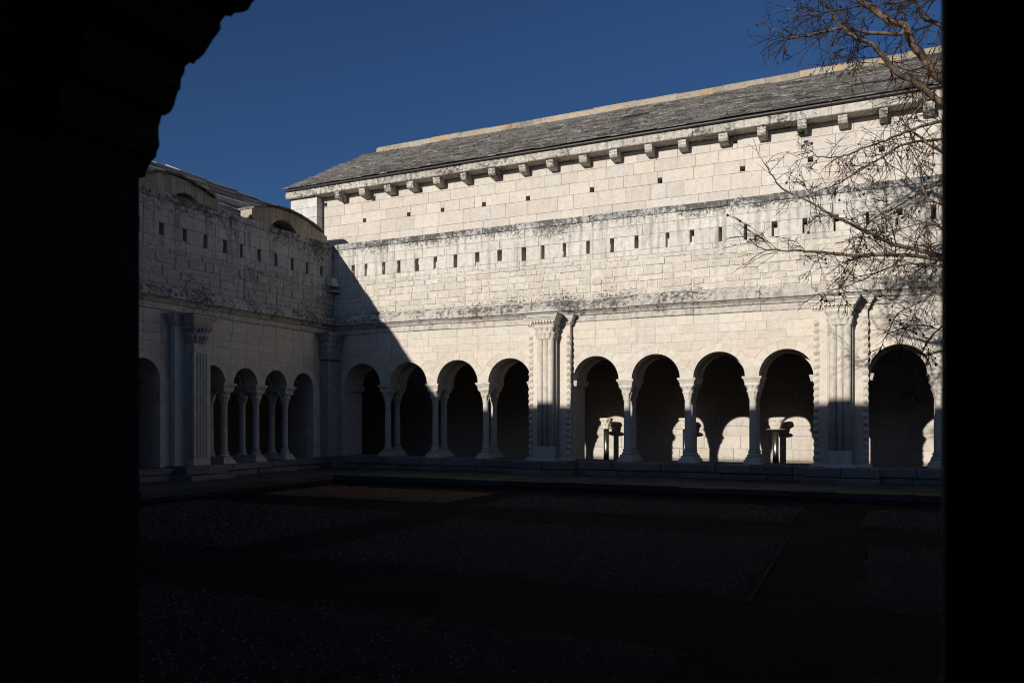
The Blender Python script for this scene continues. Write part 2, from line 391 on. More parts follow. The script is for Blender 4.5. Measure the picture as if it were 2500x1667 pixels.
edging([(11.90, -10.5), (11.79, -7.2)], 'long thin metal edging on the right end of the large middle gravel bed')
edging([(12.55, -5.7), (12.48, -3.5)], 'short thin metal edging across the path, beside the far right bed')
edging([(12.72, -10.3), (12.61, -7.4)], 'long faint metal edging across the path, beside the near right bed')

# paved ledge along both arcades, slabs laid one by one
pav = empty('paved_ledge', (0, 0, 0)); pav['kind'] = 'structure'
mb = MB(); mb.box(-0.2, 24, -2.48, -0.1, -0.05, 0.145); mb.box(-0.1, 1.98, -15, -2.485, -0.05, 0.145); mb.build('bedding', M['paving'], pav)
def slab_obj(x0, x1, y0, y1, zt, parent, name='paving_slab', th=0.10, mat=None):
    g = 0.006; j = lambda: rg.uniform(-.006, .006); dz = [zt+rg.uniform(-.008, .008) for _ in range(4)]
    x0 += g; x1 -= g; y0 += g; y1 -= g
    v = [(x0, y0, zt-th), (x1, y0, zt-th), (x1, y1, zt-th), (x0, y1, zt-th), (x0+j(), y0+j(), dz[0]), (x1+j(), y0+j(), dz[1]), (x1+j(), y1+j(), dz[2]), (x0+j(), y1+j(), dz[3])]
    return mesh_obj(name, v, [(4, 5, 6, 7), (0, 1, 5, 4), (1, 2, 6, 5), (2, 3, 7, 6), (3, 0, 4, 7)], mat or M['paving'], parent)
for r_, (ya, yb) in enumerate([(-2.52, -2.05), (-2.05, -1.45), (-1.45, -0.85), (-0.85, -0.22)]):
    x = 2.03 if r_ < 3 else 0.22
    while x < 15:
        l = rg.uniform(0.7, 1.4); slab_obj(x, x+l, ya, yb, 0.16, pav); x += l
for r_, (xa, xb) in enumerate([(1.50, 2.03), (0.9, 1.50), (0.22, 0.9)]):
    y = -0.85 if r_ < 2 else -0.85
    while y > -9:
        l = rg.uniform(0.7, 1.3); slab_obj(xa, xb, y-l, y, 0.16, pav); y -= l

# ------------------------------------------------------------------ cloister arcades
COLSET = {}
def column_meshes():
    """shared meshes for a pair of small columns: base, shaft, capital, impost"""
    mb = MB()
    mb.frustum((-0.185, 0.185, -0.02, 0.76), (-0.15, 0.15, 0.015, 0.725), 0.0, 0.085)
    mb.frustum((-0.135, 0.135, 0.03, 0.71), (-0.122, 0.122, 0.043, 0.697), 0.0852, 0.145)
    b = mb.build('base', M['column']); bm_ = b.data; bpy.data.objects.remove(b)
    mb = MB(); mb.lathe([(0.108, 0.0), (0.118, 0.018), (0.115, 0.042), (0.092, 0.052), (0.088, 0.075), (0.099, 0.09), (0.095, 0.112), (0.077, 0.125)], 0, 0, 20)
    t = mb.build('torus', M['column'], smooth=True); tm = t.data; bpy.data.objects.remove(t)
    mb = MB(); mb.lathe([(0.077, 0.27), (0.073, 0.31), (0.073, 0.7), (0.068, 1.29), (0.072, 1.30), (0.082, 1.315), (0.082, 1.335), (0.072, 1.345)], 0, 0, 18)
    s_ = mb.build('shaft', M['column'], smooth=True); sm = s_.data; bpy.data.objects.remove(s_)
    caps = [capital_mesh('capital', (0.072, 0.072, 2.0), (0.13, 0.13, 5.0), 0.29, n, 0.046, M['carved'], volute=0.055) for n in (8, 6, 10)]
    mb = MB()
    mb.frustum((-0.145, 0.145, 0.03, 0.71), (-0.155, 0.155, 0.01, 0.73), 0.0, 0.035)
    mb.frustum((-0.150, 0.150, 0.015, 0.725), (-0.178, 0.178, -0.015, 0.755), 0.0352, 0.085)
    mb.box(-0.187, 0.187, -0.022, 0.762, 0.0852, 0.122)
    i_ = mb.build('impost', M['carved']); im = i_.data; bpy.data.objects.remove(i_)
    COLSET.update(base=bm_, torus=tm, shaft=sm, caps=caps, impost=im)
column_meshes()
def column_pair(parent, x, zb, zs, rg):
    """two columns one behind the other sharing base and impost; local y 0.16 and 0.58"""
    e = empty('column_pair', (x, 0, zb), 0, parent)
    k = (zs-zb)/1.75
    e.scale = (0.94+0.06*k, 1, k)
    obj('base', COLSET['base'], e)
    for y in (0.165, 0.575):
        obj('torus', COLSET['torus'], e, (0, y, 0.145)); obj('shaft', COLSET['shaft'], e, (0, y, 0), rg.uniform(0, 6))
        obj('capital', rg.choice(COLSET['caps']), e, (0, y, 1.338))
    obj('impost', COLSET['impost'], e, (0, 0, 1.628))
    return e

def circle_w(Rr, dz): return math.sqrt(max(0.0, Rr*Rr-dz*dz))

def arcade(root, P, rg):
    """P: x0,x1 built range (local x), arches [(cx,r)], cols, piers [(x0,x1)], slots [(xa,xb)], corners"""
    zb, zs, zt = P['zb'], P['zs'], 5.77
    ring = P.get('ring', 0.17)
    X0, X1 = P['x0'], P['x1']
    arches = P['arches']; piers = P['piers']
    # ---- core of the arch wall (mortar), with the arch openings cut through it
    mb = MB()
    zm = 3.50
    runs = []; cur = P['core0']
    poly_pts = [(P['core0'], zm), (P['core0'], zs)]
    for cx, r in arches:
        rr = r-0.03
        poly_pts += [(cx-rr*math.cos(math.pi*k/20), zs+rr*math.sin(math.pi*k/20)) for k in range(21)]
    poly_pts += [(P['core1'], zs), (P['core1'], zm)]
    mb.prism_y(poly_pts, 0.36, 0.74)
    # outer half of the wall behind the facing stones, plain arch
    poly2 = [(P['core0'], zm), (P['core0'], zs)]
    for cx, r in arches:
        rr = r+0.02
        poly2 += [(cx-rr*math.cos(math.pi*k/20), zs+rr*math.sin(math.pi*k/20)) for k in range(21)]
    poly2 += [(P['core1'], zs), (P['core1'], zm)]
    mb.prism_y(poly2, 0.006, 0.359)
    mb.build('wall_core', P['mortar'], root)
    # inner moulding of each arch
    for cx, r in arches:
        if not (X0-1 < cx < X1+1): continue
        m2 = MB(); ra, rb = r-0.055, r-0.03; n = 20
        for k in range(n):
            a, b = math.pi*k/n, math.pi*(k+1)/n
            pts = [(cx-q*math.cos(t), zs+q*math.sin(t)) for q, t in ((ra, a), (ra, b), (rb, b), (rb, a))]
            m2.prism_y(pts, 0.44, 0.50)
        m2.build('arch_moulding', M['spandrel'], root)
    # ---- piers down to the bench
    for pa, pb in piers:
        mb = MB(); mb.box(pa+0.004, pb-0.004, 0.017, 0.74, zb, zs-0.001); mb.build('pier_core', P['mortar'], root)
        z = zb
        while z < zs-0.05:
            h = min(rg.uniform(0.26, 0.36), zs-z)
            if zs-z-h < 0.12: h = zs-z
            w = pb-pa; c = pa+w*rg.uniform(0.35, 0.65)
            for a, b in ((pa, c), (c, pb)): put_block('pier_stone', root, a, b, z, z+h, 0.0, 0.2, M['spandrel'], 'worn', 0.006, rg)
            z += h
    # ---- voussoirs and springers
    obst = [('a', cx, r) for cx, r in arches]+[('p', (a+b)/2, (b-a)/2) for a, b in piers]
    obst.sort(key=lambda o: o[1])
    for i, (cx, r) in enumerate(arches):
        if cx < X0-0.2 or cx > X1+0.2: continue
        Ro = r+ring
        k = [o[1] for o in obst].index(cx)
        th = []
        for nb in (obst[k-1] if k > 0 else None, obst[k+1] if k+1 < len(obst) else None):
            if nb is not None and nb[0] == 'a' and abs(nb[1]-cx) < 2*Ro:
                th.append(math.acos(min(1, abs(nb[1]-cx)/2/Ro)))
            else: th.append(0.0)
        a0, a1 = th[0], math.pi-th[1]
        n = 9; cuts = [a0+(a1-a0)*q/n for q in range(n+1)]
        for q in range(1, n): cuts[q] += rg.uniform(-0.03, 0.03)
        for q in range(n):
            a, b = cuts[q], cuts[q+1]; st = 3; pts = []
            for t in range(st+1):
                w = a+(b-a)*t/st; pts.append((cx-r*math.cos(w), zs+r*math.sin(w)))
            Rj = Ro+rg.uniform(-0.004, 0.004)
            for t in range(st, -1, -1):
                w = a+(b-a)*t/st; pts.append((cx-Rj*math.cos(w), zs+Rj*math.sin(w)))
            poly_stone('voussoir', root, pts, rg.uniform(-.003, .003), 0.36, M['spandrel'], 0.003, 0.0014)
        # springer shared with the next arch
        if k+1 < len(obst) and obst[k+1][0] == 'a' and obst[k+1][1] <= X1+0.6:
            cx2, r2 = obst[k+1][1], obst[k+1][2]
            t0 = th[1]; t2 = math.acos(min(1, abs(cx2-cx)/2/(r2+ring)))
            pts = [(cx+r*math.cos(t0*q/4), zs+r*math.sin(t0*q/4)) for q in range(5)]
            pts += [((cx+cx2)/2, zs+math.sqrt(max(0, Ro*Ro-((cx2-cx)/2)**2)))]
            pts += [(cx2-r2*math.cos(t2*q/4), zs+r2*math.sin(t2*q/4)) for q in range(4, -1, -1)]
            poly_stone('springer', root, pts, 0.0, 0.36, M['spandrel'], 0.005, 0.002)
    # ---- spandrel courses
    zc = [zs, zs+0.18, zs+0.37, zs+0.55, zs+0.74, zs+0.90, zs+1.08, 3.475]
    def lim(o, side, z):
        if o[0] == 'p': return o[1]+side*o[2]
        return o[1]+side*circle_w(o[2]+ring, z-zs)
    ends = [('p', X0-1, 1.0)]+[o for o in obst if X0 < o[1] < X1]+[('p', X1+1, 1.0)]
    for ci in range(len(zc)-1):
        z0, z1 = zc[ci], zc[ci+1]
        for o1, o2 in zip(ends[:-1], ends[1:]):
            zz = [z0+(z1-z0)*q/5 for q in range(6)]
            row = [(z, lim(o1, 1, z), lim(o2, -1, z)) for z in zz]
            row = [q for q in row if q[2]-q[1] > 0.015]
            if len(row) < 2: continue
            wid = max(q[2]-q[1] for q in row)
            n = max(1, round(wid/rg.uniform(0.42, 0.62)))
            if row[0][2]-row[0][1] < 0.35 and n > 2: n = 2
            fr = [0]+sorted((q+rg.uniform(-.22, .22))/n for q in range(1, n))+[1]
            for a, b in zip(fr[:-1], fr[1:]):
                # joints are upright: fixed x except at the curved flanks
                xa = [q[1] if a == 0 else row[-1][1]+(row[-1][2]-row[-1][1])*a for q in row]
                xb = [q[2] if b == 1 else row[-1][1]+(row[-1][2]-row[-1][1])*b for q in row]
                pts = [(max(xa[q], row[q][1]), row[q][0]) for q in range(len(row))]
                pr_ = [(min(xb[q], row[q][2]), row[q][0]) for q in range(len(row))]
                ok = [q for q in range(len(row)) if pr_[q][0]-pts[q][0] > 0.012]
                if len(ok) < 2: continue
                straight = all(abs(pts[q][0]-pts[ok[0]][0]) < 1e-4 and abs(pr_[q][0]-pr_[ok[0]][0]) < 1e-4 for q in ok)
                if straight:
                    put_block('spandrel_stone', root, pts[ok[0]][0], pr_[ok[0]][0], row[ok[0]][0], row[ok[-1]][0], 0.0, 0.12, M['spandrel'], 'worn', 0.005, rg)
                else:
                    poly_stone('spandrel_stone', root, [pr_[q] for q in ok]+[pts[q] for q in reversed(ok)], rg.uniform(-.003, .003), 0.12, M['spandrel'], 0.003, 0.002)
    # ---- string course in lengths
    prof = [(0.1, 3.478), (-0.022, 3.478), (-0.030, 3.49), (-0.030, 3.555), (-0.012, 3.565), (-0.012, 3.60), (-0.05, 3.615), (-0.075, 3.655), (-0.13, 3.70), (-0.175, 3.715),
            (-0.180, 3.80), (-0.165, 3.835), (-0.045, 3.955), (0.1, 3.965)]
    x = X0
    while x < X1-0.05:
        l = rg.uniform(0.9, 1.5); e = min(X1, x+l)
        if X1-e < 0.4: e = X1
        mb = MB(); dz, dy = rg.uniform(-.008, .008), rg.uniform(-.014, .008)
        mb.profile_x([(y+dy, z+dz) for y, z in prof], x+0.003, e-0.003); mb.build('cornice_stone', P.get('cornice', M['cornice']), root); x = e
    # ---- parapet: core in strips that leave the slots open
    holes = [(a, b, P['sz0'], P['sz1']) for a, b in P['slots']]
    mb = MB(); ty = 0.50
    mb.box(P['core0'], P['core1'], 0.011, ty, 3.50, P['sz0']); mb.box(P['core0'], P['core1'], 0.011, ty, P['sz1'], zt-0.02)
    x = P['core0']
    for a, b in sorted(P['slots']): mb.box(x, a, 0.011, ty, P['sz0']+.0005, P['sz1']-.0005); x = b
    mb.box(x, P['core1'], 0.011, ty, P['sz0']+.0005, P['sz1']-.0005)
    mb.build('parapet_core', P['mortar'], root)
    rows = P.get('rubble_rows', [3.965, 4.10, 4.245, 4.39, 4.54, 4.68, 4.80])
    xa = X0
    while xa < X1-0.01:                 # courses wander: each stretch sets its own bed heights
        xb = xa+rg.uniform(1.6, 3.4)
        if X1-xb < 1.2: xb = X1
        rr = [rows[0]]+[q+rg.uniform(-.035, .035) for q in rows[1:-1]]+[rows[-1]]
        for a, b in zip(rr[:-1], rr[1:]):
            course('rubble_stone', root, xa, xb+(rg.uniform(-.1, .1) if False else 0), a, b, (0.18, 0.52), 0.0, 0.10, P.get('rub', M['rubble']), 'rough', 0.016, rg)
        xa = xb
    course('parapet_block', root, X0, X1, rows[-1], P['sz0'], (0.5, 0.95), 0.0, 0.12, P.get('par', M['parapet']), 'worn', 0.008, rg)
    course('slot_block', root, X0, X1, P['sz0'], P['sz1'], (0.35, 0.7), 0.0, 0.35, P.get('par', M['parapet']), 'worn', 0.008, rg, holes)
    course('parapet_block', root, X0, X1, P['sz1'], 5.44, (0.5, 1.0), 0.0, 0.12, P.get('par', M['parapet']), 'worn', 0.008, rg)
    course('parapet_block', root, X0, X1, 5.44, 5.625, (0.45, 0.9), 0.0, 0.12, P.get('par', M['parapet']), 'worn', 0.008, rg)
    for a, b in P['slots']:             # broken stone left in each slot
        if rg.random() < 0.8:
            if rg.random() < 0.5: put_block('slot_chip', root, a-0.01, b+0.01, P['sz0']-0.01, P['sz0']+rg.uniform(0.02, 0.09), rg.uniform(0.005, 0.06), 0.25, P.get('par', M['parapet']), 'rough', 0.002, rg)
            else:
                w_ = (b-a)*rg.uniform(0.25, 0.45); xl = a-0.01 if rg.random() < 0.5 else b-w_+0.01; zl = P['sz0']+rg.uniform(0.0, 0.15)
                put_block('slot_chip', root, xl, xl+w_, zl, zl+rg.uniform(0.08, 0.15), rg.uniform(0.0, 0.04), 0.25, P.get('par', M['parapet']), 'rough', 0.002, rg)
    for a, b in P.get('filled', ()):
        put_block('slot_filler', root, a+(b-a)*0.32, b+0.01, P['sz0']-0.01, P['sz0']+0.19, 0.05, 0.3, P.get('par', M['parapet']), 'worn', 0.004, rg)
    x = X0
    while x < X1-0.05:
        l = rg.uniform(0.6, 1.15); e = min(X1, x+l)
        if X1-e < 0.3: e = X1
        put_block('coping_stone', root, x, e, 5.625, zt+rg.uniform(-.018, .012), -0.015+rg.uniform(-.012, .008), 0.56, M['coping'], 'worn', 0.006, rg); x = e
    # ---- columns
    for c in P['cols']: column_pair(root, c, zb, zs, rg)
    # ---- bench wall under the columns
    mb = MB(); mb.box(P['core0'], P['core1'], -0.22, 0.95, -0.02, zb-0.03); mb.build('bench_core', M['bench'], root)
    course('bench_stone', root, X0, X1, 0.15, 0.275, (0.4, 0.9), -0.245, 0.2, M['bench'], 'rough', 0.014, rg)
    course('bench_stone', root, X0, X1, 0.275, zb, (0.55, 1.2), -0.265, 1.2, M['bench'], 'rough', 0.012, rg)

def dogteeth(parent, x, y, z0, z1, w=0.085, pitch=0.135):
    """upright band of carved dog-tooth points, each its own piece"""
    key = ('tooth', w)
    if key not in _cache:
        h = pitch; q = w/2; d = 0.055
        v = [(-q, 0, h*0.05), (q, 0, h*0.05), (q, 0, h*0.95), (-q, 0, h*0.95), (0, -d, h*0.5), (-q*1.35, -d*0.3, h*0.5), (q*1.35, -d*0.3, h*0.5)]
        f = [(0, 1, 4), (1, 6, 4), (6, 2, 4), (2, 3, 4), (3, 5, 4), (5, 0, 4), (0, 5, 3), (1, 2, 6)]
        me = bpy.data.meshes.new('tooth'); me.from_pydata(v, [], f); me.materials.append(M['carved']); me.update(); _cache[key] = me
    n = int((z1-z0)/pitch)
    for k in range(n):
        s = RNG.uniform(0.85, 1.1)
        obj('tooth', _cache[key], parent, (x, y, z0+k*pitch), 0, (s, RNG.uniform(0.7, 1.15), 1))

def moulding_ring(mb, steps, hx, y_front, y_back):
    """stacked rectangular mouldings: steps = [(z0, z1, out0, out1)]"""
    for z0, z1, a, b in steps:
        mb.frustum((-hx-a, hx+a, y_front-a, y_back), (-hx-b, hx+b, y_front-b, y_back), z0, z1)

def pier_ornate(root, cx, zb, half=0.485):
    """pier of the sunlit arcade: flanking strips edged with dog-teeth, projecting bundle of rolls, leaf capital, cornice"""
    e = empty('pier', (cx, 0, 0), 0, root)
    mb = MB(); mb.box(-half, half, -0.12, -0.004, zb+0.02, 3.385); mb.build('backing', M['spandrel'], e)
    mb = MB(); mb.box(-0.17, 0.17, -0.335, -0.121, 0.70, 3.10); mb.build('pilaster', M['spandrel'], e)
    for x, r in ((-0.122, 0.068), (0.0, 0.058), (0.122, 0.068)):
        mb = MB(); mb.lathe([(r, 0.74), (r, 3.12)], x, -0.345, 14); mb.build('roll', M['carved'], e, smooth=True)
    for s in (-1, 1):
        mb = MB(); mb.lathe([(0.055, 0.5), (0.055, 3.1)], s*0.168, -0.225, 12); mb.build('roll', M['carved'], e, smooth=True)
        dogteeth(e, s*(half-0.035), -0.121, zb+0.08, 3.30)
    mb = MB(); mb.box(-0.205, 0.205, -0.44, -0.121, zb+0.055, 0.755); mb.build('base_block', M['column'], e)
    mb = MB(); mb.frustum((-0.27, 0.27, -0.52, -0.121), (-0.25, 0.25, -0.49, -0.121), zb, zb+0.054)
    mb.frustum((-0.56, 0.56, -0.20, 0.0), (-0.53, 0.53, -0.17, 0.0), zb, zb+0.0535); mb.build('base_slab', M['column'], e)
    me = capital_mesh('capital', (0.19, 0.155, 5.0), (0.225, 0.19, 8.0), 0.30, 12, 0.055, M['carved'], nphi=72, volute=0.05, power=1.4)
    obj('capital', me, e, (0, -0.255, 3.085))
    mb = MB()
    moulding_ring(mb, [(3.386, 3.425, 0.01, 0.045), (3.4252, 3.50, 0.05, 0.075), (3.5002, 3.55, 0.085, 0.11), (3.5502, 3.60, 0.13, 0.14)], 0.215, -0.44, -0.001)
    moulding_ring(mb, [(3.3865, 3.4255, 0.0, 0.03), (3.4257, 3.5005, 0.035, 0.05), (3.5007, 3.5505, 0.06, 0.085), (3.5507, 3.597, 0.10, 0.11)], half, -0.12, -0.0005)
    mb.build('cornice', M['carved'], e)
    # row of small carved studs under the cornice
    key = 'stud'
    if key not in _cache:
        m3 = MB(); m3.frustum((-0.02, 0.02, -0.03, 0.0), (-0.012, 0.012, -0.012, 0.0), 0, 0.05); t = m3.build('stud', M['carved']); _cache[key] = t.data; bpy.data.objects.remove(t)
    for k in range(8): obj('stud', _cache[key], e, (-0.245+0.07*k, -0.512, 3.438))
    for k in range(3):
        for s in (-1, 1): obj('stud', _cache[key], e, (s*(0.37+0.062*k), -0.166, 3.438))
    mb = MB(); mb.box(-0.375, 0.375, -0.60, -0.02, 3.601, 3.622); mb.box(-half-0.13, half+0.13, -0.25, -0.0005, 3.598, 3.6185); mb.build('lead_cap', M['lead'], e)
    # stone step under the pier
    for a, b in ((-0.60, 0.02), (0.02, 0.66)):
        put_block('step_stone', e, a, b, 0.27, zb, -0.62, 0.62, M['bench'], 'rough', 0.012)
        put_block('step_stone', e, a-0.05, b+0.02, 0.14, 0.27, -0.66, 0.66, M['bench'], 'rough', 0.012)
    return e

def flutes(mb, x0, x1, y, z0, z1, n, depth=0.022, normal='y'):
    """front sheet with n recessed flutes between fillets; normal 'y' faces -y, 'x' faces -x at x=y"""
    w = x1-x0; m = 0.04; pitch = (w-2*m)/n
    prof = [(x0, 0.0)]
    for k in range(n):
        a = x0+m+pitch*(k+0.18); b = x0+m+pitch*(k+0.82)
        prof += [(a, 0.0), (a+(b-a)*0.2, depth*0.8), ((a+b)/2, depth), (b-(b-a)*0.2, depth*0.8), (b, 0.0)]
    prof.append((x1, 0.0))
    n0 = len(mb.v)
    for z in (z0, z1):
        for p, d in prof: mb.v.append((p, y+d, z) if normal == 'y' else (y+d, p, z))
    k = len(prof)
    for i in range(k-1): mb.f.append((n0+i, n0+i+1, n0+k+i+1, n0+k+i) if normal == 'y' else (n0+i+1, n0+i, n0+k+i, n0+k+i+1))

def pier_fluted(root, cx, zb, half=0.19, out=0.36, flank=0.45, side=-1):
    """pier of the shaded arcade: tall fluted square pilaster with a leaf capital, plain flanking strip"""
    e = empty('pier', (cx, 0, 0), 0, root)
    mb = MB(); mb.box(-flank, flank, -0.13, -0.004, zb+0.01, 3.20); mb.build('backing', M['spandrel'], e)
    mb = MB(); mb.box(-half+0.024, half-0.024, -out+0.024, -0.131, zb+0.1, 2.80)
    mb.box(-half, half, -out, -0.1312, zb+0.02, zb+0.16); mb.box(-half, half, -out, -0.1312, 2.66, 2.80)
    flutes(mb, -half, half, -out, zb+0.155, 2.665, 4)
    flutes(mb, -out, -0.131, -half, zb+0.155, 2.665, 4, normal='x')
    n0 = len(mb.v)
    mb.v += [(half, -out, zb+.155), (half, -0.131, zb+.155), (half, -0.131, 2.665), (half, -out, 2.665)]; mb.f.append((n0, n0+1, n0+2, n0+3))
    mb.build('fluted_shaft', M['carved'], e, fix=False)
    mb = MB(); moulding_ring(mb, [(2.80, 2.82, 0.0, 0.015), (2.8202, 2.845, 0.02, 0.0)], half, -out, -0.1314); mb.build('astragal', M['carved'], e)
    d2 = (out-0.10)/2
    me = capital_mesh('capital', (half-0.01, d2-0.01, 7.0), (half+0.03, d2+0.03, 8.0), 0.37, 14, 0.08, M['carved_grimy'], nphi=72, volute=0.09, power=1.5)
    obj('capital', me, e, (0, -out+d2, 2.846))
    mb = MB()
    st = [(3.215, 3.26, 0.0, 0.04), (3.2602, 3.30, 0.05, 0.07), (3.3002, 3.36, 0.085, 0.12), (3.3602, 3.405, 0.14, 0.15)]
    moulding_ring(mb, st, half, -out, -0.0012)
    moulding_ring(mb, [(a+.0005, b-.0005, c*0.6, d*0.6) for a, b, c, d in st], flank, -0.13, -0.0008)
    mb.build('cornice', M['carved'], e)
    mb = MB(); mb.box(-half-0.18, half+0.18, -out-0.18, -0.0015, 3.406, 3.42); mb.box(-flank-0.1, flank+0.1, -0.24, -0.001, 3.4065, 3.417); mb.build('lead_cap', M['lead'], e)
    for a, b in ((-0.55, 0.0), (0.0, 0.5)):
        put_block('step_stone', e, a, b, 0.25, zb+0.03, -0.55, 0.55, M['bench'], 'rough', 0.012)
        put_block('step_stone', e, a-0.06, b+0.03, 0.14, 0.25, -0.75, 0.75, M['bench'], 'rough', 0.012)
    return e

def pair(l): return [(l[i], l[i+1]) for i in range(0, len(l), 2)]
# sunlit long arcade
A = empty('arcade_gallery', (0, 0, 0))
tag(A, 'sunlit pale stone arcade with round arches, dog-tooth piers and slotted parapet', 'arcade')
slotsA = [(0.57, 0.66), (0.965, 1.04), (1.49, 1.57), (1.925, 2.02), (2.44, 2.55), (2.96, 3.05), (3.51, 3.60), (4.08, 4.19), (4.66, 4.77), (5.27, 5.38), (5.75, 5.83), (6.27, 6.345), (6.82, 6.895), (7.36, 7.445), (7.90, 7.985),
          (8.57, 8.645), (9.07, 9.16), (9.65, 9.72), (10.15, 10.215), (10.68, 10.79), (11.25, 11.34), (11.81, 11.90), (12.37, 12.425), (12.88, 12.99), (13.45, 13.54), (14.0, 14.09), (14.6, 14.7), (15.2, 15.3)]
PA = dict(x0=0.0, x1=16.0, core0=-0.74, core1=24.0, zb=0.45, zs=2.2, mortar=M['mortar'], sz0=4.915, sz1=5.22, slots=slotsA, filled=[q for q in slotsA if round(q[0], 2) in (0.96, 2.96, 8.57, 9.07, 10.68, 11.25, 11.81, 12.88)],
          arches=[(0.885, 0.54), (2.235, 0.535), (3.60, 0.545), (4.965, 0.54), (7.03, 0.515), (8.35, 0.51), (9.655, 0.51), (10.955, 0.515), (12.935, 0.525), (14.25, 0.52), (15.56, 0.52)],
          cols=[1.55, 2.91, 4.28, 7.69, 9.00, 10.30, 13.59, 14.9], piers=[(0.0, 0.345), (5.505, 6.515), (11.47, 12.41), (16.08, 17.0)])
arcade(A, PA, random.Random(101))
pier_ornate(A, 6.005, 0.45); pier_ornate(A, 11.94, 0.45, 0.465)
# shaded arcade on the left, running towards the camera (local x = world y)
B = empty('arcade_gallery', (0, 0, 0), R(90))
tag(B, 'shaded pale stone arcade with small arches and a fluted pier on the left', 'arcade')
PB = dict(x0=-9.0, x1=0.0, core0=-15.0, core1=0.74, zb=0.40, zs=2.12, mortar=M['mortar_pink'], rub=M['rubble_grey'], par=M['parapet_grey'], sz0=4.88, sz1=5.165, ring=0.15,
          slots=[(-8.5, -8.4), (-7.95, -7.85), (-7.4, -7.3), (-6.87, -6.78), (-6.4, -6.28), (-5.87, -5.77), (-5.32, -5.21), (-4.76, -4.66), (-4.22, -4.13), (-3.70, -3.59), (-3.21, -3.13), (-2.68, -2.58), (-2.14, -2.05), (-1.585, -1.49), (-1.05, -0.965), (-0.52, -0.44)],
          arches=[(-8.9, 0.36), (-7.7, 0.36), (-6.68, 0.36), (-5.70, 0.39), (-3.985, 0.355), (-3.03, 0.355), (-2.08, 0.36), (-1.13, 0.35)],
          cols=[-8.3, -7.19, -6.18, -3.508, -2.556, -1.602], piers=[(-5.31, -4.34), (-0.78, 0.0), (-15, -9.26)], rubble_rows=[3.965, 4.10, 4.25, 4.40, 4.56, 4.70])
arcade(B, PB, random.Random(202))
pier_fluted(B, -4.62, 0.40)
# corner pier, stands in the angle of the two arcades
ce = empty('pier', (0, 0, 0), 0, A)
mb = MB(); mb.box(-0.10, 0.235, -0.50, 0.0, 0.43, 2.80)
flutes(mb, 0.0, 0.235, -0.503, 0.6, 2.74, 5, 0.014); mb.build('shaft', M['carved_grimy'], ce)
mb = MB(); moulding_ring(mb, [(2.78, 2.82, 0.0, 0.02), (2.8202, 2.84, 0.02, 0.0)], 0.0, 0.0, 0.0)
mb.v = []; mb.f = []
mb.frustum((-0.10, 0.24, -0.505, 0.0), (-0.10, 0.27, -0.535, 0.0), 3.255, 3.31); mb.frustum((-0.10, 0.28, -0.545, 0.0), (-0.10, 0.33, -0.60, 0.0), 3.3102, 3.40)
mb.frustum((-0.10, 0.345, -0.61, 0.0), (-0.10, 0.39, -0.66, 0.0), 3.4002, 3.465); mb.box(-0.10, 0.40, -0.675, 0.0, 3.4652, 3.49); mb.build('cornice', M['carved_grimy'], ce)
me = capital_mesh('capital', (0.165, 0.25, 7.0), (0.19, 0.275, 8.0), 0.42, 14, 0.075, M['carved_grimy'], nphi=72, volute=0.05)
obj('capital', me, ce, (0.07, -0.253, 2.835))
put_block('step_stone', ce, -0.1, 0.55, 0.15, 0.43, -0.72, 0.7, M['bench'], 'rough', 0.01)
# tilted loose block lodged in the corner of the parapets
sp = MB(); sp.frustum((-0.10, 0.20, -0.30, -0.02), (-0.10, 0.17, -0.26, -0.02), 4.70, 4.90); o = sp.build('corner_spout', M['parapet'], A)
sp = MB(); sp.box(-0.05, 0.24, -0.32, -0.02, 4.55, 4.578); sp.build('corner_ledge', M['parapet'], A)
# responds where arches spring from piers
for x, s in ((0.345, 1), (5.505, -1), (6.515, 1), (11.47, -1), (12.41, 1)):
    mb = MB(); a, b = sorted((x-0.015*s, x+0.10*s))
    mb.frustum((a, b-0.03 if s > 0 else b, 0.02, 0.72) if s > 0 else (a+0.03, b, 0.02, 0.72), (a, b, -0.03, 0.75), 2.075, 2.199); mb.build('respond_impost', M['carved'], A)

# vaults, terraces and floors of the two galleries
def vault(parent, a0, a1, swap, name='vault'):
    v = []; f = []; n = 14
    for a in (a0, a1):
        for k in range(n+1):
            t = math.pi*k/n; y = 2.67-1.93*math.cos(t); z = 2.95+1.15*math.sin(t)
            v.append((a, y, z))
    f = [(k, k+1, n+2+k, n+1+k) for k in range(n)]
    return mesh_obj(name, v, f, M['dim'], parent, smooth=True)
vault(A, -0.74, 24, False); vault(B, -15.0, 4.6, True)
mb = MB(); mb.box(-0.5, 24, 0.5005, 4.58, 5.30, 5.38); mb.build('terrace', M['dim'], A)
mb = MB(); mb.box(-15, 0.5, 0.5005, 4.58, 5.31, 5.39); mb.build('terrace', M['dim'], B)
mb = MB(); mb.box(-15.5, 4.6, 4.6, 5.0, 0, 7.2); mb.build('back_wall', M['spandrel'], B)

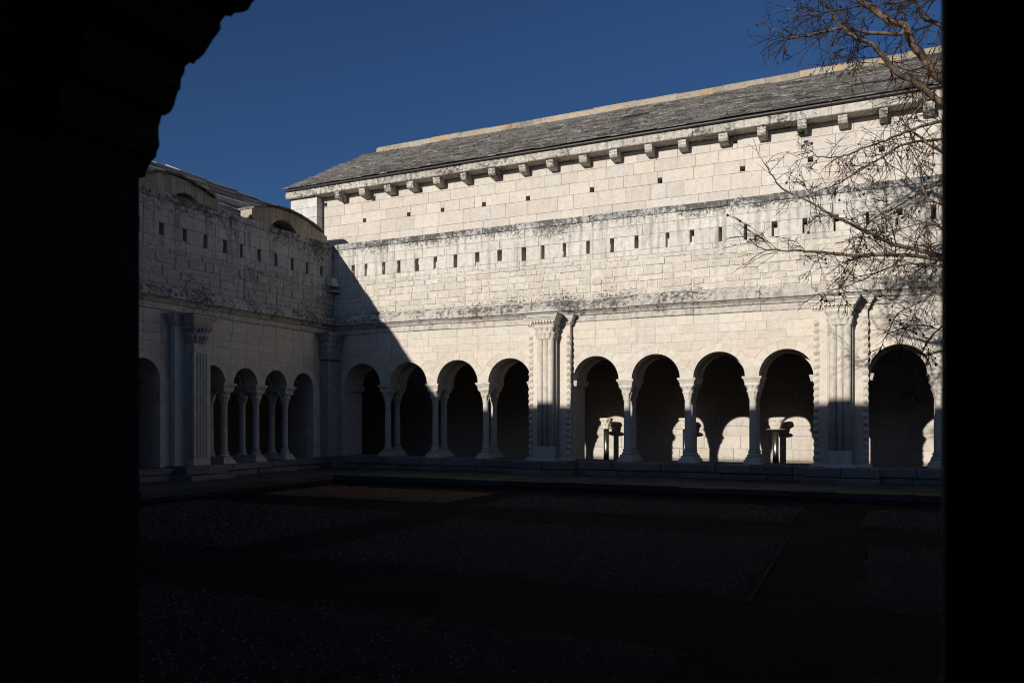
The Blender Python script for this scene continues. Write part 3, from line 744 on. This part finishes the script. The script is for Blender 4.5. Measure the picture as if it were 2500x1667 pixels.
# ------------------------------------------------------------------ hall building behind the sunlit arcade
H = empty('hall_building', (0, 4.6, 0))
tag(H, 'tall sunlit ashlar hall with corbelled eave and grey stone slab roof behind the arcade', 'building')
HX0, HX1 = -4.05, 16.0
rgh = random.Random(303)
yw = 0.0                                  # local y 0 = wall face at world y 4.6
hole_xz = [(-3.94, 8.40), (-2.03, 8.39), (-2.39, 7.72), (-0.72, 7.72), (-0.28, 8.40), (0.49, 7.72), (1.91, 7.725), (3.34, 7.73), (5.29, 7.735), (7.21, 7.745), (9.36, 7.755), (9.17, 8.49), (10.99, 7.76), (12.59, 7.78), (14.6, 7.77)]
HO = [(x-0.062, x+0.062, z-0.062, z+0.062) for x, z in hole_xz]
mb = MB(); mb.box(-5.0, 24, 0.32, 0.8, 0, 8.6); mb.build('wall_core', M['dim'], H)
mb = MB(); mb.box(-4.05, 24, 0.02, 0.315, 2.74, 6.60); mb.box(16.0, 24, 0.0, 0.31, 6.6005, 8.62); mb.box(-4.6, 3.4, 0.02, 0.315, 0, 2.735); mb.box(15.2, 24, 0.02, 0.315, 0, 2.735); mb.build('wall_infill', M['ashlar'], H)
zr = [6.60, 6.93, 7.25, 7.66, 7.98, 8.30, 8.62]
for a, b in zip(zr[:-1], zr[1:]):
    course('ashlar_block', H, HX0+0.02, HX1, a, b, (0.42, 0.95), yw, 0.30, M['ashlar'], 'fine', 0.0045, rgh, HO)
# the stretch of wall seen through the arches
mb = MB(); mb.box(3.4, 15.2, 0.02, 0.315, 0, 2.735); mb.build('lower_mortar', M['mortar'], H)
z = 0.0
while z < 2.72:
    h = min(rgh.uniform(0.25, 0.34), 2.735-z)
    if 2.735-z-h < 0.1: h = 2.735-z
    course('gallery_wall_block', H, 3.4, 15.2, z, z+h, (0.45, 0.95), yw, 0.10, M['ashlar'], 'worn', 0.008, rgh); z += h
# corner pilaster and gable end
z = 5.4
while z < 8.6:
    h = min(0.32, 8.62-z); c = rgh.uniform(-4.75, -4.4)
    for a, b in ((-5.14, c), (c, -4.05)): put_block('gable_block', H, a, b, z, z+h, -0.30, 0.61, M['gable'], 'worn', 0.008, rgh)
    z += h
mb = MB(); mb.add([(-5.14, 0.32, 0), (-5.14, 8.6, 0), (-5.14, 8.6, 8.7), (-5.14, 4.0, 11.3), (-5.14, 0.32, 8.7), (-5.0, 0.32, 0), (-5.0, 8.6, 0), (-5.0, 8.6, 8.7), (-5.0, 4.0, 11.3), (-5.0, 0.32, 8.7)],
                  [(0, 1, 2, 3, 4), (9, 8, 7, 6, 5), (0, 5, 6, 1), (1, 6, 7, 2), (2, 7, 8, 3), (3, 8, 9, 4), (4, 9, 5, 0)]); mb.build('gable_wall', M['gable'], H)
# eave: cornice slabs on corbels
x = -5.24
while x < HX1:
    l = rgh.uniform(0.85, 1.35); e = x+l; dz = rgh.uniform(-.008, .008)
    mb = MB(); pr = [(0.45, 8.625), (-0.43, 8.625), (-0.45, 8.64), (-0.455, 8.80), (-0.44, 8.83), (-0.40, 8.865), (0.45, 8.87)]
    mb.profile_x([(y, z_+dz) for y, z_ in pr], x+0.003, e-0.003); mb.build('cornice_slab', M['eave'], H); x = e
corb = [-3.17, -2.25, -1.31, -0.47, 0.46, 1.40, 2.35, 3.28, 4.17, 5.13, 6.02, 6.97, 7.87, 8.90, 9.87, 10.80, 11.74, 12.61, 13.55, 14.5, 15.4]
mb = MB(); prof = [(0.06, 8.622), (-0.40, 8.622), (-0.40, 8.55), (-0.385, 8.545), (-0.385, 8.485), (-0.34, 8.43), (-0.24, 8.40), (-0.10, 8.385), (0.06, 8.38)]
mb.profile_x(prof, -0.105, 0.105); t = mb.build('corbel', M['eave']); cm = t.data; bpy.data.objects.remove(t)
for x in corb: obj('corbel', cm, H, (x+0.02, rgh.uniform(-.02, .03), 0), rgh.uniform(-.05, .05), (rgh.uniform(0.82, 1.12), rgh.uniform(0.93, 1.03), 1))
mb = MB(); mb.tube([(-5.2, -0.47, 8.885), (16.0, -0.47, 8.885)], [0.045, 0.045], 10); mb.build('gutter', M['gutter'], H)
# roof of stone slabs
Ro_ = empty('roof', (0, 0, 0), 0, H)
E0, E1 = (-0.52, 8.905), (4.0, 11.40)      # local y,z of eave and ridge
sl = Vector((0, E1[0]-E0[0], E1[1]-E0[1])); slen = sl.length; su = sl.normalized(); sn = Vector((0, -su.z, su.y))
mb = MB(); mb.add([(-5.16, E0[0], E0[1]), (24, E0[0], E0[1]), (24, E1[0], E1[1]), (-5.16, E1[0], E1[1])], [(0, 1, 2, 3)])
mb.add([(-5.16, E1[0], E1[1]), (24, E1[0], E1[1]), (24, 8.6, 8.9), (-5.16, 8.6, 8.9)], [(0, 1, 2, 3)]); mb.build('roof_deck', M['roof'], Ro_, fix=False)
rows = 26; ph = slen/rows; cand = []
for r_ in range(rows):
    x = -5.22+rgh.uniform(-0.03, 0.03)
    while x < 16.0:
        l = rgh.uniform(0.3, 0.85); cand.append((r_, x, x+l)); x += l
def slab_verts(r_, xa, xb, rg):
    th = rg.uniform(0.035, 0.06); lo = Vector((0, E0[0], E0[1]))+su*(ph*r_-0.02-rg.uniform(0, 0.025)); hi = Vector((0, E0[0], E0[1]))+su*(ph*(r_+1)+0.06)
    l2 = rg.uniform(0.035, 0.06); g = 0.005
    P = []
    for xx in (xa+g, xb-g):
        P += [Vector((xx, 0, 0))+lo+sn*(l2-0.01), Vector((xx, 0, 0))+lo+sn*(l2+th-0.02), Vector((xx, 0, 0))+hi+sn*0.018, Vector((xx, 0, 0))+hi+sn*0.0]
    return P, [(0, 1, 2, 3), (7, 6, 5, 4), (0, 4, 5, 1), (1, 5, 6, 2), (3, 2, 6, 7), (0, 3, 7, 4)]
def seen_size(c):
    p = Vector(((c[1]+c[2])/2, 4.6+E0[0]+su.y*ph*c[0], E0[1]+su.z*ph*c[0]))-Vector(EYE)
    w = -p.x*math.sin(PSI)+p.y*math.cos(PSI); u = (p.x*math.cos(PSI)+p.y*math.sin(PSI))/w
    return (c[2]-c[1])/w**2 if -0.3 < u < 0.54 else 0
cand.sort(key=lambda c: -seen_size(c))
rest = MB()
for k, c in enumerate(cand):
    P, F = slab_verts(*c, rgh)
    if k < 290:
        mb = MB(); mb.add(P, F); mb.build('roof_slab', M['roof'], Ro_, fix=False)
    else: rest.add(P, F)
o = rest.build('roof_slabs', M['roof'], Ro_, fix=False); o['kind'] = 'stuff'
x = -4.62
while x < 16:
    l = rgh.uniform(0.8, 1.5)
    mb = MB(); mb.profile_x([(3.80, 11.28), (3.80, 11.53+rgh.uniform(-.03, .02)), (3.88, 11.595+rgh.uniform(-.02, .015)), (4.14, 11.60), (4.2, 11.56), (4.2, 11.28)], x+.003, x+l-.003); mb.build('ridge_stone', M['ridge'], Ro_); x += l

# ------------------------------------------------------------------ low arched walls on the left terrace and the wing roof behind them
def arched_wall(label, y0, y1, zl, zp, zr_, oa, ob, zo, rg):
    """wall at world x -3.6 facing +x; top gently arched from zl over zp to zr_; segmental opening oa..ob with crown zo"""
    e = empty('arched_wall', (-3.6, y0, 5.39), R(90)); tag(e, label, 'wall', 'arched walls on the terrace')
    L = y1-y0; c = (oa+ob)/2-y0; hw = (ob-oa)/2+0.28; zspr = 5.72-5.39
    Zo = zo-5.39
    top = lambda x: (zl+(zp-zl)*math.sin(math.pi*min(1, x/(L*0.9))*0.5) if x < L*0.45 else zp+(zr_-zp)*((x-L*0.45)/(L*0.55))**1.6)-5.39
    top2 = lambda x: (zl+(zp-zl)*(1-((L*0.45-x)/(L*0.45))**2) if x < L*0.45 else zp+(zr_-zp)*((x-L*0.45)/(L*0.55))**1.6)-5.39
    hh = Zo-(-0.05)
    intr = lambda x: -0.05+hh*math.sqrt(max(0, 1-((x-c)/hw)**2)) if abs(x-c) < hw else None
    n = 13; xs = [L*k/n for k in range(n+1)]
    for a, b in zip(xs[:-1], xs[1:]):
        m_ = (a+b)/2; ia, ib = intr(a), intr(b)
        za, zb_ = (ia if ia else 0.0), (ib if ib else 0.0)
        if intr(m_) is None: za = zb_ = 0.0
        # wedge joints lean towards the centre of the arch
        sh = lambda x: (x-c)*0.10 if (intr(x) is not None) else 0
        pts = [(a, za), (b, zb_), (min(L, max(0, b+sh(b))), top2(b)), (min(L, max(0, a+sh(a))), top2(a))]
        poly_stone('voussoir' if intr(m_) is not None else 'wall_block', e, pts, rg.uniform(-.006, .006), 0.42, M['wing'], 0.008, 0.004)
    for a, b in zip(xs[:-1:2], xs[2::2]):
        P = []
        for x in (a, b):
            for y in (-0.10, 0.50): P += [(x-0.02 if x == a else x+0.0, y, top2(x)+0.004), (x-0.02 if x == a else x, y, top2(x)+0.055+rg.uniform(0, .01))]
        mesh_obj('coping_slab', P, [(0, 1, 3, 2), (4, 6, 7, 5), (0, 4, 5, 1), (2, 3, 7, 6), (1, 5, 7, 3), (0, 2, 6, 4)], M['roof'], e)
    # backing vault behind the opening
    mb = MB(); v = []; m = 12
    pts = [(c-hw*1.05*math.cos(math.pi*k/m), 0.05+hh*1.02*math.sin(math.pi*k/m)) for k in range(m+1)]
    mb.add([(x, 0.40, z) for x, z in pts]+[(x, 1.1, z) for x, z in pts], [(k, k+1, m+2+k, m+1+k) for k in range(m)]); mb.build('soffit', M['wing'], e, fix=False)
    return e
rgw = random.Random(404)
arched_wall('low arched stone wall on the terrace, near the dark foreground pier', -2.86, -0.28, 7.27, 7.53, 7.20, -2.05, -0.75, 7.18, rgw)
arched_wall('low arched stone wall on the terrace, abutting the tall hall', 0.92, 4.25, 7.35, 7.63, 7.25, 1.45, 3.05, 7.32, rgw)
Wg = empty('wing_building', (-4.2, 0, 0)); tag(Wg, 'shaded wing with stepped stone slab roof behind the arched walls', 'building')
mb = MB(); mb.box(-6.2, -0.82, -14, 14, 0, 7.0); mb.build('wall', M['wing'], Wg)
Wr = empty('roof', (0, 0, 0), 0, Wg)
nr = 8
for r_ in range(nr):
    xa = 0.45-r_*0.42; z0 = 7.02+r_*0.262
    y = -7.0
    while y < 9.5:
        l = rgw.uniform(0.7, 1.5); bulge = 0.10*math.exp(-((y-1.6)/2.2)**2)*r_/nr
        w = 0.60; g = 0.004; tl = rgw.uniform(0.175, 0.215); za = z0+bulge+rgw.uniform(-.012, .012)
        v = []
        for yy, dp in ((y+g, -l*rgw.uniform(0.0, 0.05)), (y+l-g, 0.0)):     # slabs lie tipped, not flush
            v += [(xa, yy, za-0.24), (xa, yy, za+dp), (xa-w, yy, za+tl+0.04+dp), (xa-w, yy, za-0.24)]
        mesh_obj('roof_slab', v, [(0, 1, 2, 3), (7, 6, 5, 4), (0, 4, 5, 1), (1, 5, 6, 2), (3, 2, 6, 7), (0, 3, 7, 4)], M['wing_roof'], Wr); y += l

# ------------------------------------------------------------------ gallery the camera stands in
G = empty('stone_gallery', (12, -17, 0)); tag(G, 'black silhouetted gallery opening with carved capital that frames the view', 'gallery')
def gb(name, mat, *boxes):
    mb = MB()
    for b in boxes: mb.box(b[0]-12, b[1]-12, b[2]+17, b[3]+17, b[4], b[5])
    return mb.build(name, mat, G)
YO = -14.80
XL, XR = 11.0, 12.902
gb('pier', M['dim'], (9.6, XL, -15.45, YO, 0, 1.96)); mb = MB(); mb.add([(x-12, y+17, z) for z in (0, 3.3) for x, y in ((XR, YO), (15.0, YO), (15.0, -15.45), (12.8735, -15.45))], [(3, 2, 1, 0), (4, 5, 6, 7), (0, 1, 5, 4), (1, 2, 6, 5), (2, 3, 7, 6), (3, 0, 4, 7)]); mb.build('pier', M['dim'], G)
gb('unseen_end_wall', M['dim'], (-5.0, -0.5, -15.45, -15.0, 0, 5.3)); gb('sill', M['bench'], (XL, XR, -15.45, YO+0.1, 0, 0.42))  # unseen end wall added to stop sun leaking into the left gallery
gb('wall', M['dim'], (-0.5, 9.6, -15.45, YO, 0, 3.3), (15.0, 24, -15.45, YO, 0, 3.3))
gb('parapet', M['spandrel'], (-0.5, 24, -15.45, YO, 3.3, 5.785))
gb('back_wall', M['dim'], (-5, 24, -20.2, -19.8, 0, 5.3)); gb('vault', M['dim'], (-5, 24, -20.2, -15.45, 3.3, 3.7)); gb('unseen_end_wall', M['dim'], (4.0, 4.3, -19.8, -15.45, 0, 3.3), (20.0, 20.3, -19.8, -15.45, 0, 3.3))
# carved leaf capital on the left pier: lobed outline with depth
outl = [(11.0, 1.955)] + [(11.024, 1.9931), (11.0421, 2.0015), (11.0529, 2.0315), (11.0507, 2.0558), (11.0507, 2.0793), (11.0637, 2.1087), (11.0905, 2.1108), (11.111, 2.1324), (11.1252, 2.1607), (11.1381, 2.1958), (11.1485, 2.2278), (11.1825, 2.2283), (11.2183, 2.2447), (11.2333, 2.2597), (11.2472, 2.2785), (11.2757, 2.2967), (11.2732, 2.3126), (11.2797, 2.3229), (11.3207, 2.3231), (11.3671, 2.3245), (11.3795, 2.3389), (11.3979, 2.347), (11.4289, 2.3653), (11.4355, 2.3993)] + [(11.47, 2.520), (9.6, 2.520), (9.6, 1.955)]
rgo = random.Random(9); fine = []
for (xa, za), (xb, zb_) in zip(outl, outl[1:]+outl[:1]):
    k = max(1, int(math.hypot(xb-xa, zb_-za)/0.012)) if 10.9 < xa < 11.46 else 1
    for q in range(k):
        jt = 0.004 if q or k > 1 else 0.0
        fine.append((xa+(xb-xa)*q/k+rgo.uniform(-jt, jt), za+(zb_-za)*q/k+rgo.uniform(-jt, jt)))
outl = fine
mb = MB(); mb.prism_y([(x-12, z) for x, z in outl], YO+17.02, YO+16.74)
in1 = [(x-12-(0.05 if x > 9.7 else 0), z+0.02 if z < 2.5 else z) for x, z in outl]
mb.prism_y(in1, YO+16.738, YO+16.40); mb.build('capital', M['dim'], G)
# arch over the opening
mb = MB(); cx = (11.47+XR)/2; r = (XR-11.47)/2; zsp = 2.52
pts = [(11.47-12-1.87, 3.3), (11.47-12-1.87, zsp+.001)]+[(cx-12-r*math.cos(math.pi*k/20), zsp+r*math.sin(math.pi*k/20)*0.95) for k in range(21)]+[(XR-12, 3.3)]
mb.prism_y(pts, YO+17, YO+16.4); mb.build('arch', M['dim'], G)

# ------------------------------------------------------------------ exhibits in the gallery
def display_stand(x, label, frag_label, kind):
    y = 4.1
    e = empty('display_stand', (x, y, 0)); tag(e, label, 'stand', 'display stands in the gallery')
    mb = MB(); mb.lathe([(0.073, 0.012), (0.073, 1.105)], 0, 0, 28); mb.build('post', M['steel'], e, smooth=False)
    for p in e.children[0].data.polygons: p.use_smooth = len(p.vertices) == 4
    mb = MB(); mb.lathe([(0.16, 0.0), (0.16, 0.012), (0.14, 0.0125)], 0, 0, 28); mb.build('foot_plate', M['steel'], e)
    mb = MB(); mb.lathe([(0.225, 1.105), (0.23, 1.110), (0.23, 1.118), (0.225, 1.122)], 0, 0, 36); mb.build('top_plate', M['plate'], e)
    f = empty('carved_capital', (x, y, 1.123), RNG.uniform(-.3, .3)); tag(f, frag_label, 'carving', 'old capitals shown on stands')
    if kind == 0:   # leafy broken bell
        me = capital_mesh('bell', (0.095, 0.095, 2.2), (0.15, 0.15, 2.6), 0.275, 9, 0.04, M['carved'], nphi=54, rows=2, volute=0.02); obj('bell', me, f)
    elif kind == 1:
        me = capital_mesh('bell', (0.10, 0.10, 2.4), (0.15, 0.13, 4.0), 0.27, 8, 0.035, M['carved'], nphi=48, volute=0.04); obj('bell', me, f)
    else:           # flared block with one sharp horn
        me = capital_mesh('bell', (0.11, 0.10, 4.0), (0.19, 0.15, 6.0), 0.27, 10, 0.022, M['carved'], nphi=60, volute=0.035, power=1.2)
        for v in me.vertices:
            if v.co.x > 0.10 and v.co.z > 0.19: v.co.x += 0.05; v.co.z += 0.015
            if v.co.x < -0.12 and v.co.z > 0.25: v.co.z += 0.012
        obj('bell', me, f)
display_stand(5.88, 'steel post stand left of the slim column, first beyond the dog-tooth pier', 'leafy broken capital on the leftmost steel stand', 0)
display_stand(8.015, 'steel post stand mostly hidden behind the middle slim column', 'old capital on the middle stand, half hidden behind a column', 1)
display_stand(10.235, 'steel post stand in clear view below the arch beside the right pier', 'flared horned capital on the rightmost steel stand', 2)
# ------------------------------------------------------------------ small plants on the masonry
def tuft(loc, n, size, label, seed):
    rg = random.Random(seed); e = empty('wall_plant', loc); tag(e, label, 'plant')
    mb = MB()
    for _ in range(n):
        a = rg.uniform(0, 6.28); el = rg.uniform(-0.5, 1.2); l = size*rg.uniform(0.5, 1)
        d = Vector((math.cos(a)*math.cos(el), -abs(math.sin(a))*math.cos(el)*0.8, math.sin(el))); s = d.cross(Vector((0, 0, 1))).normalized()*l*0.22
        b = d*l*0.25; mb.add([b, b+d*l*0.4+s, b+d*l, b+d*l*0.4-s], [(0, 1, 2, 3)])
    mb.build('leaves', M['leaf'], e, fix=False)
    mb = MB()
    for _ in range(5):
        a = rg.uniform(0, 6.28); mb.tube([(0, 0.03, 0), (math.cos(a)*size*0.2, -size*0.15, size*0.15)], [0.006, 0.003], 4)
    mb.build('stems', M['twig'], e)
tuft((10.80, 4.19, 8.27), 70, 0.13, 'green fern tuft growing under a corbel of the tall hall', 5)
tuft((-3.5, 0.75, 6.98), 60, 0.15, 'small green weed growing between the two low arched walls', 6)

# ------------------------------------------------------------------ bare tree at the right
_s, _c = math.sin(PSI), math.cos(PSI)
def ray_pt(px, py, w):
    """place along the sight line through a picture point of the 2500 px photograph, w metres deep"""
    u = (px-1250)/1944.0; v = (1030-py)/1944.0
    return Vector((EYE[0]+w*(u*_c-_s), EYE[1]+w*(u*_s+_c), EYE[2]+w*v))
T = empty('bare_tree', (14.5, -3.3, 0)); tag(T, 'leafless tree with orange brown limbs and drooping twigs beside the right pier', 'tree')
rgt = random.Random(55)
def smooth_path(pts, k=4):
    out = []
    n = len(pts)
    for i in range(n-1):
        p0, p1, p2, p3 = pts[max(i-1, 0)], pts[i], pts[i+1], pts[min(i+2, n-1)]
        for j in range(k):
            t = j/k
            out.append(0.5*((2*p1)+(p2-p0)*t+(2*p0-5*p1+4*p2-p3)*t*t+(3*p1-p0-3*p2+p3)*t**3))
    out.append(pts[-1]); return out
toff = Vector(T.location)
limbs = []
def limb(px, w0, w1, r0, r1, start=None):
    n = len(px); pts = [ray_pt(x, y, w0+(w1-w0)*i/(n-1)) for i, (x, y) in enumerate(px)]
    if start is not None: pts = [Vector(p) for p in start]+pts
    pts = smooth_path(pts, 4); m = len(pts)
    for i in range(1, m-1): pts[i] = pts[i]+Vector((rgt.uniform(-1, 1), rgt.uniform(-1, 1), rgt.uniform(-1, 1)))*0.012
    r0 *= TS; r1 *= TS; rad = [r0+(r1-r0)*(i/(m-1))**0.8 for i in range(m)]
    mb = MB(); mb.tube([p-toff for p in pts], [r*rgt.uniform(0.92, 1.08) for r in rad], 8); mb.build('branch', M['bark'], T, smooth=True)
    limbs.append((pts, rad)); return pts
trunk = [Vector((14.5, -3.3, 0)), Vector((14.48, -3.32, 1.5)), Vector((14.58, -3.25, 3.0)), Vector((14.52, -3.2, 4.3)), Vector((14.6, -3.15, 5.8)), Vector((14.85, -3.1, 7.4)), Vector((14.95, -3.0, 8.8))]
tp = smooth_path(trunk, 5); mb = MB(); mb.tube([p-toff for p in tp], [0.24*(1-0.55*i/len(tp))*(1.25 if i < 3 else 1) for i in range(len(tp))], 12); mb.build('trunk', M['bark'], T, smooth=True)
W = 11.6; TS = 0.95
s36, s30, s45 = tp[17], tp[12], tp[20]
limb([(2420, 330), (2340, 235), (2288, 184), (2257, 148), (2229, 110), (2209, 66), (2168, 51), (2130, 23), (2099, 0), (2060, -40), (2010, -75)], W+0.2, W-0.5, 0.085, 0.03, [tp[18], ])
limb([(2209, 66), (2199, 82), (2122, 82), (2064, 71), (2033, 74), (1969, 87), (1926, 94), (1905, 84), (1888, 69)], W-0.3, W-0.9, 0.032, 0.006)
limb([(2400, 340), (2298, 252), (2262, 224), (2232, 201), (2186, 176), (2163, 145), (2145, 127), (2127, 107), (2097, 97), (2064, 76), (2043, 51), (2023, 20), (2007, 5), (1985, -30)], W, W-0.8, 0.06, 0.012, [tp[17]])
limb([(2380, 110), (2298, 61), (2262, 48), (2245, 28), (2235, -10)], W+0.6, W+0.3, 0.05, 0.02, [tp[24]])
limb([(2420, 640), (2298, 625), (2264, 616), (2206, 603), (2167, 591), (2128, 572), (2089, 553), (2041, 531), (2002, 507), (1958, 485), (1910, 460), (1886, 431), (1864, 397)], W-0.2, W-1.0, 0.048, 0.006, [tp[14]])
limb([(2420, 645), (2298, 632), (2186, 622), (2089, 625), (2021, 618), (1968, 613), (1910, 612), (1861, 606), (1823, 587)], W-0.2, W-0.7, 0.044, 0.005, [tp[14]])
limb([(2420, 300), (2298, 298), (2235, 315), (2186, 334), (2152, 347), (2099, 366), (2050, 383), (2007, 385), (1987, 380)], W+0.1, W-0.7, 0.034, 0.005, [tp[20]])
limb([(2420, 330), (2298, 340), (2210, 352), (2162, 380), (2099, 417), (2050, 446), (1992, 470), (1955, 480)], W+0.3, W-0.2, 0.03, 0.005, [tp[19]])
limb([(2400, 420), (2298, 372), (2264, 349), (2215, 305), (2240, 268), (2262, 240)], W+0.1, W-0.1, 0.03, 0.008, [tp[18]])
limb([(2420, 470), (2298, 450), (2250, 470), (2190, 505), (2140, 530), (2095, 570), (2060, 590)], W+0.5, W+0.2, 0.026, 0.005, [tp[17]])
limb([(2420, 560), (2298, 500), (2262, 480), (2248, 430), (2255, 400), (2270, 372)], W-0.4, W-0.4, 0.026, 0.008, [tp[16]])
limb([(2420, 690), (2298, 652), (2220, 645), (2150, 660), (2090, 690), (2040, 705), (1990, 722)], W-0.4, W-0.9, 0.026, 0.005, [tp[13]])
limb([(2420, 770), (2298, 720), (2250, 735), (2200, 760), (2170, 800), (2150, 850)], W-0.6, W-0.9, 0.022, 0.004, [tp[12]])
limb([(2420, 860), (2320, 800), (2285, 810), (2255, 850), (2240, 900), (2225, 945)], W-0.7, W-0.9, 0.02, 0.004, [tp[11]])
limb([(2380, -20), (2298, -10), (2200, 5), (2120, 15), (2050, 25), (1980, 35), (1920, 20)], W+0.2, W-0.4, 0.03, 0.005, [tp[26]])
limb([(2298, 560), (2340, 600), (2420, 690)][::-1]+[(2262, 545), (2200, 560), (2120, 610), (2080, 660)], W, W-0.6, 0.022, 0.004, [tp[14]])
twigs = MB(); cones = MB()
def cone_at(p):
    r = rgt.uniform(0.012, 0.019)
    cones.lathe([(r*0.25, -r*1.2), (r*0.8, -r*0.5), (r, 0), (r*0.75, r*0.8), (r*0.1, r*1.3)], 0, 0, 6)
    for i in range(len(cones.v)-30, len(cones.v)):
        v = cones.v[i]; cones.v[i] = (v[0]+p.x, v[1]+p.y, v[2]+p.z)
def grow(p, d, L, r, depth):
    n = max(4, int(L/0.06)); pts = [Vector(p)]; d = Vector(d).normalized()
    curl = Vector((rgt.uniform(-1, 1), rgt.uniform(-1, 1), rgt.uniform(-1, 1)))*0.16
    for i in range(n):
        d = (d+curl*0.5+Vector((rgt.uniform(-1, 1), rgt.uniform(-1, 1), rgt.uniform(-1, 1)))*0.13+Vector((0, 0, -0.04))).normalized()
        pts.append(pts[-1]+d*(L/n))
    rad = [max(0.0034, r*(1-0.7*i/n)) for i in range(n+1)]
    twigs.tube([q-toff for q in pts], rad, 4 if depth < 2 else 3, cap=False)
    if rgt.random() < 0.05: cone_at(pts[-1]-toff)
    if depth < 3:
        k = {0: rgt.randint(3, 6), 1: rgt.randint(1, 3), 2: rgt.randint(0, 1)}[depth]
        for _ in range(k):
            i = rgt.randint(1, n-1); t = (pts[i+1]-pts[i]).normalized()
            q = (t+Vector((rgt.uniform(-1, 1), rgt.uniform(-1, 1), rgt.uniform(-1, 0.9)))*0.85).normalized()
            grow(pts[i], q, L*rgt.uniform(0.35, 0.8), max(0.0042, rad[i]*0.75), depth+1)
for pts, rad in limbs:
    m = len(pts); i = 7
    acc = 0
    while i < m-1:
        seg = (pts[i]-pts[i-1]).length; acc += seg
        if acc > 0.075:
            acc = 0
            t = (pts[i+1]-pts[i]).normalized()
            q = (t*0.45+Vector((rgt.uniform(-0.7, 1), rgt.uniform(-0.8, 0.8), rgt.uniform(-1.0, 0.9)))*0.9).normalized()
            grow(pts[i], q, rgt.uniform(0.35, 1.05)*(1-0.5*i/m), min(0.009, max(0.0055, rad[i]*0.35)), 0 if rgt.random() < 0.6 else 1)
        i += 1
    grow(pts[-1], pts[-1]-pts[-2], 0.3, 0.005, 1)
o = twigs.build('twigs', M['twig'], T, fix=False); o['kind'] = 'stuff'
o = cones.build('cones', M['cone'], T, fix=False, smooth=True); o['kind'] = 'stuff'
print('TRIS', sum(len(m.loop_triangles) if m.loop_triangles else len(m.polygons)*2 for m in bpy.data.meshes), 'OBJ', len(bpy.data.objects), 'TW', len(twigs.f))
